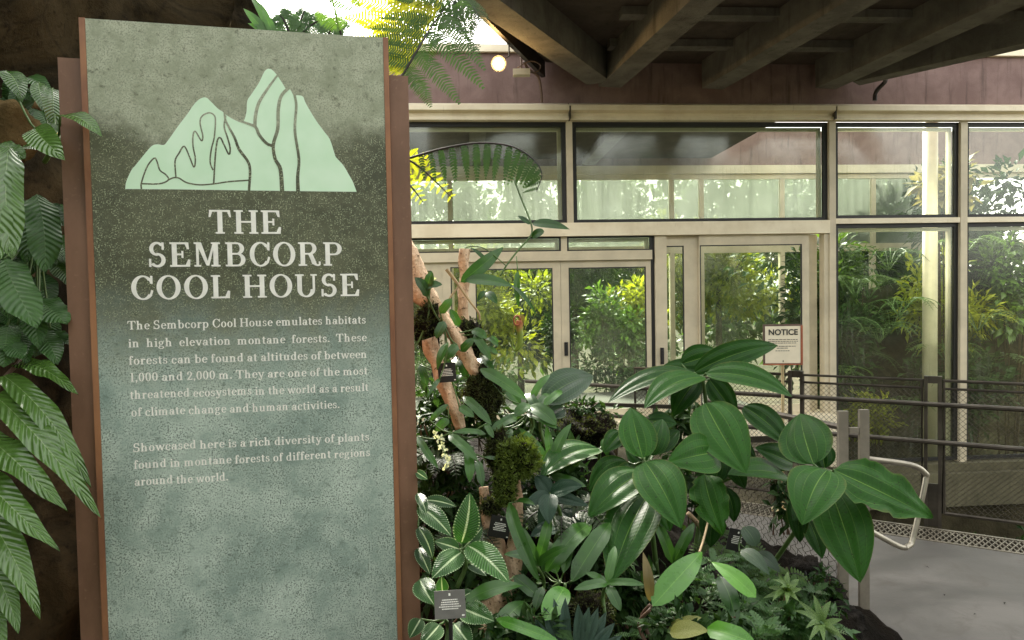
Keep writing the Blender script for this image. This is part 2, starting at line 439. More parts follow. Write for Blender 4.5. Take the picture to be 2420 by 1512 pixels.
def glass(name, tint=(.80, .88, .80), dirt_haze=.05, refl=1.0, streaks=0.0):
    t = NT(name); p = t.obj()
    tr = t.n('ShaderNodeBsdfTransparent'); tr.inputs[0].default_value = tint + (1,)
    gl = t.n('ShaderNodeBsdfGlossy'); gl.inputs['Roughness'].default_value = .09; gl.inputs[0].default_value = (.95, 1, .95, 1)
    fr = t.n('ShaderNodeFresnel'); fr.inputs[0].default_value = 1.55
    m1 = t.n('ShaderNodeMixShader'); t.l(t.math('MULTIPLY', fr.outputs[0], 1.8 * refl, clamp=True), m1.inputs[0])
    t.l(tr.outputs[0], m1.inputs[1]); t.l(gl.outputs[0], m1.inputs[2])
    df = t.n('ShaderNodeBsdfDiffuse'); df.inputs[0].default_value = (.55, .60, .50, 1)
    st = t.noise(t.mapv(p, (26, 1, .7)), 1.6, 5, .7); n2 = t.noise(p, 1.6, 5, .6)
    d = t.math('ADD', t.math('MULTIPLY', t.mr(n2, .3, .75), dirt_haze), t.math('MULTIPLY', t.math('MULTIPLY', t.mr(st, .50, .72), t.mr(n2, .40, .62)), streaks))
    m2 = t.n('ShaderNodeMixShader'); t.l(t.math('ADD', d, .003), m2.inputs[0])
    t.l(m1.outputs[0], m2.inputs[1]); t.l(df.outputs[0], m2.inputs[2])
    return t.done(m2)
M['glass'] = glass('tinted_window_glass', (.80, .87, .78), .018, .7, .16)
M['glass_clear'] = glass('door_glass', (.88, .94, .86), .02, .8, .02)
M['glass_inner_clear'] = glass('inner_wall_glass', (.74, .82, .74), .22, .6, .04)  # heavy film here is view haze painted onto the inner panes

def frosted():
    t = NT('hazy_screen_glass'); p = t.obj(); n = t.noise(p, .8, 4, .6); st = t.noise(t.mapv(p, (9, 1, .4)), 1.2, 4, .6)
    tr = t.n('ShaderNodeBsdfTransparent'); tr.inputs[0].default_value = (.56, .62, .53, 1)
    tl = t.n('ShaderNodeBsdfTranslucent'); tl.inputs[0].default_value = (.19, .21, .175, 1)
    df = t.n('ShaderNodeBsdfDiffuse'); df.inputs[0].default_value = (.19, .21, .175, 1)
    m1 = t.n('ShaderNodeMixShader'); t.l(t.mr(st, .2, .8, .3, .55), m1.inputs[0]); t.l(df.outputs[0], m1.inputs[1]); t.l(tl.outputs[0], m1.inputs[2])
    m2 = t.n('ShaderNodeMixShader'); t.l(t.mr(n, .3, .7, .62, .82), m2.inputs[0]); t.l(tr.outputs[0], m2.inputs[1]); t.l(m1.outputs[0], m2.inputs[2])
    return t.done(m2)
M['glass_inner'] = frosted()
# sign panel print: colours laid out on the panel itself
def panelmat():
    t = NT('printed_stone_panel'); o = t.obj(); s = t.sep(o)
    big = t.noise(o, 3.2, 6, .66, .4); mid = t.noise(o, 14, 6, .74); fine = t.noise(o, 210, 3, .7)
    fine2 = t.noise(o, 240, 2, .6); med = t.noise(o, 46, 5, .75, .3)
    z = t.math('ADD', s[2], t.math('MULTIPLY', t.math('SUBTRACT', big, .5), .55))
    zz = t.math('ADD', s[2], t.math('MULTIPLY', t.math('SUBTRACT', mid, .5), .10))
    # silhouette border of the dark band, dipping in the middle
    dip = t.math('ABSOLUTE', t.math('ADD', s[0], .30))
    edge = t.math('ADD', t.math('MULTIPLY_ADD', t.math('SINE', t.math('MULTIPLY', s[0], 15.0)), .035, 2.155), t.math('MULTIPLY', t.math('SUBTRACT', big, .5), .28))
    top = t.mr(t.math('SUBTRACT', zz, edge), -.05, .05)
    c_bot = t.mix(t.mr(t.math('ADD', t.math('MULTIPLY', big, .55), t.math('MULTIPLY', mid, .45)), .34, .64), (.205, .285, .25), (.54, .635, .56))
    c_mid = t.mix(t.mr(big, .3, .7), (.060, .065, .038), (.135, .14, .085))
    c_top = t.mix(t.mr(mid, .3, .7), (.25, .28, .19), (.44, .465, .345))
    low = t.mr(z, 1.38, 1.72)
    c = t.mix(low, c_bot, c_mid)
    c = t.mix(top, c, c_top)
    # speckle: dark grains in pale zones, pale grains in the dark zone
    dk = t.math('MULTIPLY', t.mr(fine, .50, .58), t.mr(mid, .38, .58, .25, 1.0))
    c = t.mix(t.math('MULTIPLY', dk, t.mr(low, 0, 1, .80, .45)), c, (.030, .048, .040))
    lg = t.math('MULTIPLY', t.mr(fine2, .52, .60), t.mr(med, .44, .58))
    c = t.mix(t.math('MULTIPLY', lg, t.math('MULTIPLY', low, t.math('SUBTRACT', 1.0, top))), c, (.38, .42, .27))
    c = t.mix(t.mr(med, .54, .68, 0, .60), c, t.mix(low, (.085, .125, .10), (.050, .056, .028)))
    return t.done(t.bsdf(c, .42, 0, None, .4))
M['panel'] = panelmat()
def emblem():
    t = NT('pale_mint_print'); o = t.obj(); s = t.sep(o)
    n = t.noise(o, 9, 4, .5)
    c = t.mix(t.mr(n, .3, .7), (.58, .80, .58), (.66, .86, .66))
    return t.done(t.bsdf(c, .45, 0, None, .4))
M['emblem'] = emblem()

# ------------------------------------------------------------------ leaves and fronds
UP = V((0, 0, 1))
def prof(kind, t):
    if kind == 'ovate': return max(0.0, (t ** .55) * ((1 - t) ** .88)) / .386
    if kind == 'round': return max(0.0, (t ** .5) * ((1 - t) ** .5)) / .5
    if kind == 'strap': return min(1, (t * 5 + .12) ** .8) * min(1, ((1 - t) * 3.2) ** .62)
    if kind == 'spat': return max(0.0, (t ** .95) * ((1 - t) ** .5)) / .4285
    if kind == 'lance': return max(0.0, (t ** .6) * ((1 - t) ** .95)) / .4008
    if kind == 'tail': return (max(0.0, (min(t / .82, 1) ** .4) * ((1 - min(t / .82, 1)) ** .55)) / .52) + (.09 * (1 - t) if t > .05 else 0)
    if kind == 'lobe': return min(1, .62 + t * .8) * min(1, ((1 - t) * 1.5) ** .75) * (1 if t < .99 else 0.0)
    return 1
def leaf(mb, base, tip, width, roll=0.0, fold=.18, arch=.10, wave=.0, kind='ovate', nt=14, nu=8, tint=.5, face=None, seed=0, tear=0, stalk=0):
    base = V(base); tip = V(tip); a = tip - base; L = a.length; ax = a / L
    if face is None:
        mid = (base + tip) / 2
        face = ((V((0, 0, EYE)) - mid).normalized() + UP * .65)
    n = face - ax * face.dot(ax)
    if n.length < 1e-4: n = UP.cross(ax)
    n.normalize()
    n = Matrix.Rotation(roll, 3, ax) @ n
    sd = ax.cross(n).normalized()
    rng = random.Random(seed * 7 + 3); ph = rng.random() * 6; bend = rng.uniform(-.05, .05)
    vs = []; uv = []
    for i in range(nt + 1):
        t = i / nt; tt = t ** 1.1
        hw = width / 2 * prof(kind, tt)
        c = base + ax * (L * tt) + n * (arch * L * 4 * tt * (1 - tt) - 0) + sd * (bend * L * 4 * tt * (1 - tt))
        for j in range(nu + 1):
            u = -1 + 2 * j / nu
            w = wave * width * (abs(u) ** 2) * math.sin(tt * 17 + ph + (1.9 if u > 0 else 0))
            h = hw * (fold * abs(u) ** 1.3 - .45 * fold * u ** 4)
            rib = -(.026 if nu >= 12 else .012) * width * math.cos(u * math.pi * 2.8) * min(1, prof(kind, tt))
            hw2 = hw
            if tear and abs(u) > .5:
                hw2 = hw * (1 - tear * max(0, mnoise.noise(V((tt * 9, u * 2, seed)))) * 1.6)
            vs.append(c + sd * (u * hw2) + n * (h + w + rib)); uv.append(((u + 1) / 2, tt))
    fs = [(i * (nu + 1) + j, i * (nu + 1) + j + 1, (i + 1) * (nu + 1) + j + 1, (i + 1) * (nu + 1) + j) for i in range(nt) for j in range(nu)]
    mb.add(vs, fs, uv, tint)
def pxleaf(mb, x0, y0, x1, y1, w, Y0, Y1, **kw):
    b = at(x0, y0, Y0); t = at(x1, y1, Y1)
    leaf(mb, b, t, w * (Y0 + Y1) / 2 / FPX, **kw)
    return b, t
def quadleaf(mb, p, d, n, L, w, tint, bend=.15):
    """small two-quad leaf"""
    s = d.cross(n).normalized()
    m = p + d * (L * .5) + n * (bend * L * .4); e = p + d * L - n * (bend * L * .5)
    mb.add([p, m - s * w / 2 + n * w * .12, m, m + s * w / 2 + n * w * .12, e], [(0, 1, 2), (0, 2, 3), (1, 4, 2), (2, 4, 3)],
           [(.5, 0), (0, .5), (.5, .5), (1, .5), (.5, 1)], tint)
def rand_dir(rng):
    while True:
        v = V((rng.uniform(-1, 1), rng.uniform(-1, 1), rng.uniform(-1, 1)))
        if .05 < v.length < 1: return v.normalized()
def bush(mb, c, rad, n, size, seed, clumps=14, tint=(.1, .9), up=.4, wide=.42):
    rng = random.Random(seed); c = V(c)
    cl = []
    for _ in range(clumps):
        d = rand_dir(rng); r = rng.uniform(.35, .95)
        cl.append((V((d.x * rad[0] * r, d.y * rad[1] * r, d.z * rad[2] * r)), rng.uniform(.25, .55), rng.uniform(*tint)))
    for _ in range(n):
        o, cr, tn = rng.choice(cl)
        d = rand_dir(rng); k = rng.random() ** .5 * cr
        p = c + o + V((d.x * rad[0], d.y * rad[1], d.z * rad[2])) * k
        ld = (d + UP * rng.uniform(-.6, up) + rand_dir(rng) * .5).normalized()
        nn = (UP + rand_dir(rng) * .7); nn = (nn - ld * nn.dot(ld)).normalized()
        s = size * rng.uniform(.6, 1.3)
        quadleaf(mb, p, ld, nn, s, s * wide * rng.uniform(.8, 1.2), min(1, max(0, tn + rng.uniform(-.2, .2))))
def pinna(mb, p0, p1, face, npin, plen, tint, rng, sag=.12, pw=.34):
    """one feather of a frond: thin rib plus a comb of pinnules"""
    p0 = V(p0); p1 = V(p1); a = p1 - p0; L = a.length
    if L < 1e-4: return
    ax = a / L; n = (face - ax * face.dot(ax))
    n = n.normalized() if n.length > 1e-4 else UP.cross(ax).normalized()
    s = ax.cross(n).normalized()
    sp = L / npin
    for i in range(npin):
        t = (i + .5) / npin
        c = p0 + a * t - UP * (sag * L * t * t)
        ln = plen * (math.sin(math.pi * min(1, .18 + t * .82)) ** .7 * .9 + .1) * (1 - t * .35)
        for sg in (-1, 1):
            d = (s * sg + ax * .45 + n * rng.uniform(-.15, .15)).normalized()
            w = sp * .80
            e = c + d * ln - UP * ln * .10
            m1 = c + d * ln * .55 + ax * w * .5; m2 = c + d * ln * .55 - ax * w * .5
            mb.add([c - ax * w * .45, m2, e, m1, c + ax * w * .45], [(0, 1, 2, 3, 4)], [(.5, 0), (0, .5), (.5, 1), (1, .5), (.5, 0)], tint + rng.uniform(-.15, .15))
def frond(mb, mbs, pts, length_fn, npairs, face, tint, seed=0, r0=.006, npin=18, pl=.16, sides=(1, -1), sag=.12, fwdlean=.35, t0=.12, hang=0.0):
    """two-times-divided frond along a curved stalk"""
    rng = random.Random(seed)
    path = smooth_path(pts, 8); N = len(path)
    mbs.tube(path, lerp_list([r0, r0 * .75, r0 * .3], N), 6)
    for i in range(npairs):
        t = t0 + (1 - t0) * (i + .5) / npairs
        k = t * (N - 1); a = int(min(k, N - 2)); c = path[a].lerp(path[a + 1], k - a)
        ax = (path[min(a + 2, N - 1)] - path[max(a - 1, 0)]).normalized()
        n = face - ax * face.dot(ax); n.normalize(); s = ax.cross(n).normalized()
        ln = length_fn(t)
        if ln < .01: continue
        for sg in sides:
            d = (s * sg + ax * (fwdlean + rng.uniform(-.08, .08)) - UP * hang + n * rng.uniform(-.1, .1)).normalized()
            pinna(mb, c, c + d * ln * rng.uniform(.9, 1.06), face, max(5, int(npin * (.4 + .6 * ln / length_fn(.4)))), ln * pl, tint, rng, sag)

# ------------------------------------------------------------------ setting: ground, path
g = MB(); N = 40
rngg = random.Random(2)
g.add([(-600, -600, -2.2), (600, -600, -2.2), (600, 600, -2.2), (-600, 600, -2.2)], [(0, 1, 2, 3)])
tag(g.build('ground', M['ground']), None, None, None, 'structure')
PA = V((1.66, 3.46, 0))                                   # gate post of the near railing
FB0, FB1 = V((1.50, 5.63, 0)), V((4.6, 3.69, 0))          # line of the far railing
fbd = (FB1 - FB0).normalized(); fbn = V((fbd.y, -fbd.x, 0))
if fbn.y > 0: fbn = -fbn
e0 = FB0 + fbn * .34; e1 = FB1 + fbn * .34
path = MB()
path.prism([(1.42, -6), (7.5, -6), (7.5, 1.7), (e1.x, e1.y), (e0.x, e0.y), (0.75, 6.4), (1.0, 8.4), (0.2, 8.4), (-.6, 6.6), (.3, 5.2), (1.20, 4.35), (1.62, 3.42), (1.50, 2.9)], -.22, 0)
tag(path.build('path', M['deck']), None, None, None, 'structure')
kerb = MB()
ka, kb = atz(2002, 1512, 0), atz(2040, 1230, 0)
kerb.beam((1.585, 3.15, 0), (1.745, 3.40, 0), .05, 0.004, .05)
tag(kerb.build('kerb', M['steel_pale']), None, None, None, 'structure')

# grating along the far edge of the path
gr = MB()
L = (FB1 - FB0).length + 1.2; W = .27
q0 = FB0 + fbn * .33 - fbd * 1.0
def gp(a, b): p = q0 + fbd * a - fbn * b; return (p.x, p.y, 0)
nb = int(L / .036)
for i in range(nb):
    a = i * .036
    for sg in (1, -1):
        p0 = gp(a, 0); p1 = gp(a + .09 * sg, W)
        gr.beam(p0, p1, .008, -.022 + (.001 if sg > 0 else 0), -.002 + (.001 if sg > 0 else 0))
for b in (0, W): gr.beam(gp(0, b), gp(L, b), .022, -.05, .004)
tag(gr.build('edge_grating', M['grating']), 'diamond pattern metal grating strip along the foot of the far railing', 'grating')

# ------------------------------------------------------------------ far railing
def wire_panel(mb, o, d, L, z0, z1, pitch, r, zig=0.0):
    """woven diagonal wires in the upright plane through o along d"""
    H = z1 - z0; d = V(d); seg = []
    n = int((L + H) / pitch) + 1
    for i in range(n):
        for sg in (1, -1):
            a0 = i * pitch if sg > 0 else i * pitch - H
            pts = []
            lo, hi = 0.0, H
            # x = a0 - s (sg>0) or a0 + s
            s0, s1 = 0.0, H
            if sg > 0: s0 = max(0, a0 - L); s1 = min(H, a0); x0, x1 = a0 - s0, a0 - s1
            else: s0 = max(0, -a0); s1 = min(H, L - a0); x0, x1 = a0 + s0, a0 + s1
            if s1 - s0 < .01: continue
            A = V(o) + d * x0 + UP * (z0 + s0); B = V(o) + d * x1 + UP * (z0 + s1)
            off = V((-d.y, d.x, 0)) * r * sg
            if zig:
                k = max(2, int((s1 - s0) / pitch * 2)); P = []
                for j in range(k + 1):
                    P.append(A.lerp(B, j / k) + off + d * (zig * (1 if j % 2 else -1)))
                mb.tube(P, r, 3, caps=False)
            else: mb.tube([A + off, B + off], r, 3, caps=False)
fr = empty('far_railing', 'dark steel railing with fine wire mesh panels on the far edge of the path', 'railing', tuple(FB0), math.atan2(fbd.y, fbd.x))
def fb(a, z=0, off=0): p = FB0 + fbd * a + fbn * off; return V((p.x, p.y, z))
sp = MB()
def fba(x, y):   # distance along the far railing under a pixel
    d = ray(x, y); o = FB0 - V((0, 0, EYE)); nn = V((-fbd.y, fbd.x, 0))
    t = (FB0 - V((0, 0, 0))).dot(nn) / d.dot(nn); return (d * t + V((0, 0, EYE)) - FB0).dot(fbd)
a_post = fba(2204, 1000); a_l = fba(1897, 900); a_r = 4.9
panels = [(a_l, a_post - .065), (a_post + .065, a_post + 1.25), (a_post + 1.38, a_post + 2.6), (a_l - 1.35, a_l - .1)]
for i, (a0, a1) in enumerate(panels):
    m = MB()
    m.tube([fb(a0, .10), fb(a0, 1.02), fb(a1, 1.02), fb(a1, .10), fb(a0, .10)], .014, 6)
    m.tube([fb(a0, .965), fb(a1, .965)], .009, 6)
    m.build('panel_frame', M['steel_dark'], fr)
    m = MB(); wire_panel(m, fb(a0), fbd, a1 - a0, .10, .965, .036, .0017)
    m.build('wire_mesh', M['steel_dark'], fr)
for a in (a_post, a_l - .05, a_post + 1.315):
    m = MB()
    for da in (-.042, .042):
        p = fb(a + da); m.beam(p - fbd * .011, p + fbd * .011, .05, 0, 1.05)
    p = fb(a); m.beam(p - fbd * .031, p + fbd * .031, .012, 0, .30)
    m.beam(p - fbd * .031, p + fbd * .031, .02, 1.0, 1.05)
    m.build('post', M['steel_dark'], fr)
for z, r in ((.86, .017), (.60, .017)):
    m = MB(); m.tube([fb(-1.6, z, .05), fb(4.9, z, .05)], r, 8)
    m.build('hand_rail', M['steel_dark'], fr)

# ------------------------------------------------------------------ near railing
nA = PA; nB = V((1.26, 4.42, 0)); nC = V((.25, 4.75, 0))
nd = (nB - nA).normalized()
nr = empty('near_railing', 'steel railing with hexagonal wire netting and a rounded handrail end behind the broad leaves', 'railing', tuple(nA), math.atan2(nd.y, nd.x))
m = MB()
for off, zt in ((0.0, 1.045), (.105, 1.05)):
    p = nA + V((off, -.02 * off, 0)); m.beam(p + V((-.024, 0, 0)), p + V((.024, 0, 0)), .022, 0, zt)
m.beam(nA + V((.03, 0, 0)), nA + V((.08, 0, 0)), .02, .93, .96)
m.beam(nA + V((.03, 0, 0)), nA + V((.08, 0, 0)), .02, .55, .58)
m.build('gate_post', M['steel_pale'], nr)
for za in ((.96, .016, 'hand_rail'), (.72, .010, 'mid_rail'), (.06, .012, 'bottom_rail')):
    m = MB(); m.tube([nA + UP * za[0], nB + UP * za[0]], za[1], 8); m.build(za[2], M['steel_dark'], nr)
m = MB(); m.beam(nB + V((0, 0, 0)), nC, .025, .90, .925); m.build('hand_rail', M['steel_dark'], nr)
m = MB(); m.tube([nB + UP * .5, nC + UP * .5], .012, 6); m.build('mid_rail', M['steel_dark'], nr)
m = MB(); m.beam(nB + V((-.02, 0, 0)), nB + V((.02, 0, 0)), .02, 0, .96); m.build('post', M['steel_dark'], nr)
m = MB(); wire_panel(m, nA, nd, (nB - nA).length, .06, .72, .052, .0016, .010)
m.build('wire_netting', M['steel_dark'], nr)
m = MB()
lp = [at(2044, 1083, 3.47), at(2150, 1098, 3.50), at(2186, 1118, 3.50), at(2186, 1140, 3.50), at(2158, 1268, 3.46), at(2146, 1290, 3.44), at(2122, 1290, 3.43), at(2036, 1243, 3.44)]
m.tube(smooth_path(lp, 5), .014, 10)
m.build('rail_end_loop', M['steel_light'], nr, smooth=True)

# ------------------------------------------------------------------ notice board on its post
nb_ = at(1850, 1000, 5.15)
no = empty('notice_board', 'small cream notice board with red edge on a thin golden post by the railing', 'notice sign', (nb_.x, nb_.y, 0), -.12)
no_m = no.matrix_basis
bz1 = at(1850, 766, 5.15).z; bz0 = at(1850, 862, 5.15).z; bw = 89 * 5.15 / FPX / 2
m = MB(); m.box(-bw, bw, -.008, .012, bz0, bz1); m.build('board', M['board_brown'], no, local=True)
m = MB(); m.box(-bw + .012, bw - .016, -.0105, -.0085, bz0 + .014, bz1 - .014); m.build('notice_sheet', M['cream'], no, local=True)
m = MB(); m.box(bw - .014, bw + .001, -.013, -.0085, bz0, bz1 - .01); m.box(-bw, bw - .016, -.013, -.0085, bz0, bz0 + .010); m.build('red_border', M['red_edge'], no, local=True)
m = MB(); m.tube([(0, .006, 0), (0, .006, bz0 - .001)], .011, 10); m.prism([(.09 * math.cos(k * .524), .09 * math.sin(k * .524)) for k in range(12)], .001, .012); m.build('post', M['brass'], no, local=True)
def bfont(text, size, name, mat, parent, loc, bold=.0, rx=math.pi / 2):
    cu = bpy.data.curves.new('txt', 'FONT'); cu.body = text; cu.size = size; cu.align_x = 'CENTER'; cu.offset = bold; cu.extrude = .0004
    tmp = bpy.data.objects.new('txt', cu); COL.objects.link(tmp)
    dg = bpy.context.evaluated_depsgraph_get()
    me = bpy.data.meshes.new_from_object(tmp.evaluated_get(dg)); bpy.data.objects.remove(tmp)
    me.materials.clear(); me.materials.append(mat)
    o = bpy.data.objects.new(name, me); COL.objects.link(o); o.parent = parent
    o.location = loc; o.rotation_euler = (rx, 0, 0); return o
bfont('NOTICE', .058, 'heading', M['ink'], no, (0, -.0125, bz1 - .078), .0016)
m = MB(); rn = random.Random(5)
for z, w in ((.112, .21), (.125, .215), (.138, .21), (.162, .18), (.176, .09), (.196, .11)):
    x = -w / 2
    while x < w / 2 - .008:
        l = rn.uniform(.010, .026); m.box(x, min(x + l, w / 2), -.0115, -.0106, bz1 - z - .0045, bz1 - z); x += l + .004
m.box(-.003, .003, -.0115, -.0106, bz0 + .022, bz0 + .036)
m.build('small_print', M['ink'], no, local=True)

# ------------------------------------------------------------------ glass house front
FOOT = (-math.sin(FAC_YAW) * FAC_D, math.cos(FAC_YAW) * FAC_D, 0)
fh = empty('glass_house_front', 'beige framed glass house front with mauve wall band, sliding doors and white cornice', 'building', FOOT, FAC_YAW)
UL, UR = -3.2, 11.0
def part(name, mat, boxes, parent=fh, smooth=False):
    m = MB()
    for b in boxes: m.box(*b)
    return m.build(name, mat, parent, local=True)
m = MB(); m.box(UL, UR, .0, .35, 4.163, 4.80); m.build('mauve_wall_band', M['fascia'], fh, local=True)
part('wall_coping', M['metal_beige_dirty'], [(UL, UR, -.06, .42, 4.803, 4.90)])
cp = [(0.0, 4.16), (-.16, 4.10), (-.16, 4.035), (-.075, 4.015), (-.075, 3.975), (-.10, 3.965), (-.10, 3.925), (0.0, 3.92)]
for u0, u1 in ((UL, 1.448), (1.472, 5.002), (5.026, 8.80), (8.824, UR)):
    m = MB(); n = len(cp)
    vs_ = [(u, w, z) for u in (u0, u1) for w, z in cp]
    fs_ = [tuple(range(n)), tuple(range(2 * n - 1, n - 1, -1))] + [(i, n + i, n + (i + 1) % n, (i + 1) % n) for i in range(n)]
    m.add(vs_, fs_); m.build('cornice', M['metal_beige_dirty'], fh, local=True)
for a_ in (1.449, 5.003, 8.801): part('cornice_joint_strip', M['steel_dark'], [(a_, a_ + .022, -.14, -.002, 3.93, 4.09)])
for u0, u1, z0 in ((-.98, -.90, 2.605), (1.42, 1.50, 2.605), (4.971, 5.06, -.74), (6.829, 6.925, -.74), (8.72, 8.81, -.74)):
    part('mullion', M['metal_beige'], [(u0, u1, -.05, .07, z0, 3.918)])
part('transom', M['metal_beige_dirty'], [(UL, 4.968, -.07, .10, 2.43, 2.603)])
part('transom', M['metal_beige_dirty'], [(u0, u1, -.045, .07, 2.555, 2.625) for u0, u1 in ((5.062, 6.827), (6.927, 8.718), (8.812, UR))])
def window(u0, u1, z0, z1, gk=.055, gt=None, w=.0, pane='glass'):
    m = MB(); gt = gt or gk
    m.box(u0, u1, w, w + .05, z1 - gt, z1); m.box(u0, u1, w, w + .05, z0, z0 + gk * .8)
    m.box(u0, u0 + gk, w, w + .05, z0 + gk * .8, z1 - gt); m.box(u1 - gk, u1, w, w + .05, z0 + gk * .8, z1 - gt)
    f = m.build('window', M['gasket'], fh, local=True)
    m = MB(); m.add([(u0 + gk * .5, w + .02, z0 + gk * .4), (u1 - gk * .5, w + .02, z0 + gk * .4), (u1 - gk * .5, w + .02, z1 - gt * .5), (u0 + gk * .5, w + .02, z1 - gt * .5)], [(0, 1, 2, 3)])
    m.build('pane', M[pane], f, local=True)
    i = MB(); k = .045
    a, b, c, d = u0 + gk + .002, u1 - gk - .002, z0 + gk * .8 + .002, z1 - gt - .002
    i.box(a, b, w + .06, w + .11, d - k, d); i.box(b - k, b, w + .06, w + .11, c, d - k)
    i.build('inner_frame', M['metal_beige'], f, local=True)
for u0, u1 in ((-3.1, -.982), (-.898, 1.418), (1.502, 4.969)): window(u0, u1, 2.605, 3.918)
for u0, u1 in ((5.062, 6.827), (6.927, 8.718), (8.812, UR)):
    window(u0, u1, 2.627, 3.918); window(u0, u1, -.72, 2.553)
part('sill', M['ledge'], [(4.98, UR, -.12, .12, -.85, -.742)])
part('base_beam', M['ledge'], [(4.3, UR, -.22, .3, -1.30, -.852)])
part('base_wall', M['ground'], [(4.4, UR, -.10, .25, -2.2, -1.302)])
# doors bay
part('door_head_rail', M['metal_beige'], [(-2.4, 2.545, -.03, .08, 2.115, 2.238)])
part('small_mullion', M['metal_beige'], [(1.335, 1.415, 0, .07, 2.24, 2.428)])
for u0, u1 in ((-.98, 1.333), (1.417, 2.545)): window(u0, u1, 2.24, 2.428, .02, .02, .0)
def door(u0, u1, z1, sl, sr, top, w=.03, bot=.12, pane='glass_clear', handle=None, name='door'):
    m = MB()
    m.box(u0, u0 + sl, w, w + .05, 0.01, z1); m.box(u1 - sr, u1, w, w + .05, 0.01, z1)
    m.box(u0 + sl, u1 - sr, w + .001, w + .049, z1 - top, z1); m.box(u0 + sl, u1 - sr, w + .001, w + .049, .01, .01 + bot)
    f = m.build(name, M['metal_beige'], fh, local=True)
    a, b, c, d = u0 + sl, u1 - sr, .01 + bot, z1 - top
    m = MB(); k = .014
    m.box(a, a + k, w - .002, w + .02, c, d); m.box(b - k, b, w - .002, w + .02, c, d); m.box(a + k, b - k, w - .002, w + .02, d - k, d)
    m.build('gasket', M['gasket'], f, local=True)
    m = MB(); m.add([(a, w + .022, c), (b, w + .022, c), (b, w + .022, d), (a, w + .022, d)], [(0, 1, 2, 3)])
    m.build('pane', M[pane], f, local=True)
    if handle:
        hu, z0, zt = handle
        m = MB(); m.box(hu - .024, hu + .024, w - .022, w - .003, z0, zt); m.box(hu - .010, hu + .010, w - .045, w - .023, z0 + .03, zt - .03)
        m.box(hu - .024, hu + .024, w - .028, w - .0225, zt - .012, zt)
        m.build('handle', M['black'], f, local=True)
door(-.95, -.23, 2.112, .1, .14, .10)
door(-.228, .10, 2.112, .11, .02, .06)
door(.104, 1.326, 2.112, .10, .105, .09)
door(1.330, 2.540, 2.112, .105, .068, .09, handle=(1.385, .86, 1.04))
part('black_jamb', M['gasket'], [(2.546, 2.584, .02, .10, 0, 2.428)])
for b_ in ((2.587, 2.742, -.02, .08, 0, 2.428), (4.906, 4.970, -.03, .10, 0, 2.428)): part('sidelight_post', M['metal_beige'], [b_])
part('door_recess', M['metal_beige'], [(4.712, 4.904, .16, .20, 0, 2.428)])
sh = MB(); sh.box(2.640, 2.685, -.045, -.022, .72, .94); sh.box(2.648, 2.677, -.075, -.046, .75, .91); sh.build('handle', M['black'], fh, local=True)
door(2.744, 3.186, 2.428, .001, .19, .135, w=.045)
door(3.188, 4.710, 2.428, .012, .10, .135, w=.0)
part('threshold', M['metal_beige_dirty'], [(-2.4, 4.97, -.25, .3, -.24, 0.0)])

# inner screen behind the front, a vestibule's far side
iw = empty('inner_glass_screen', 'second glass screen seen through the front panes, with its own mauve band and cornice', 'glass wall', tuple(fp(0, 4.4, 0)), FAC_YAW)
def ipart(name, mat, boxes): return part(name, mat, boxes, iw)
ipart('mauve_wall_band', M['fascia'], [(-4, 12, 0, .3, 4.163, 4.85)])
ipart('cornice', M['metal_beige'], [(-4, 12, -.12, -.002, 4.0, 4.16), (-4, 12, -.05, 0, 3.90, 3.998)])
for u in (-2.2, -.2, 2.0, 4.15, 4.75, 6.4, 8.3, 10.2): ipart('mullion', M['metal_beige'], [(u, u + .09, -.04, .06, -.3, 3.898)])
ipart('transom', M['metal_beige'], [(-4, 12, -.042, .058, 2.45, 2.60)])
for u0, u1 in ((-4, -2.2), (-2.1, -.2), (-.1, 2.0), (2.1, 4.15), (4.25, 4.75), (4.85, 6.4), (6.5, 8.3), (8.4, 10.2)):
    m = MB(); m.add([(u0, .01, 2.6), (u1, .01, 2.6), (u1, .01, 3.9), (u0, .01, 3.9)], [(0, 1, 2, 3)]); m.build('pane', M['glass_inner'], iw, local=True)
for u0, u1 in ((-4, -2.2), (-2.1, -.2), (-.1, 2.0), (2.1, 4.15), (4.25, 4.75), (4.85, 6.4)):
    m = MB(); m.add([(u0, .01, -.3), (u1, .01, -.3), (u1, .01, 2.45), (u0, .01, 2.45)], [(0, 1, 2, 3)]); m.build('pane', M['glass_inner_clear'], iw, local=True)
ipart('reflection_slab', M['slab'], [(-4, 5.0, -4.03, -.01, 4.32, 4.50)])  # added ceiling, stands in for the canopy reflected in the upper panes
for u in (-2.0, .2, 2.4): ipart('reflection_beam', M['canopy'], [(u, u + .25, -4.02, -.13, 4.17, 4.319)])  # added beams in place of the reflected canopy beams
vf = MB(); vf.prism([tuple(fp(u, w, 0).xy) for u, w in ((-3, .32), (4.9, .32), (4.9, 4.3), (-3, 4.3))], -.45, -.25)
tag(vf.build('vestibule_floor', M['ifloor']), None, None, None, 'structure')
for k, (u, w, lab) in enumerate(((6.96, .75, 'pale round column standing just behind the right lower pane'),)):
    c = fp(u, w, 0); m = MB(); m.tube([(c.x, c.y, -2.2), (c.x, c.y, 4.3)], .10 if k == 0 else .12, 20)
    tag(m.build('column', M['metal_beige'], None, True), lab, 'column', 'columns inside the glass house')

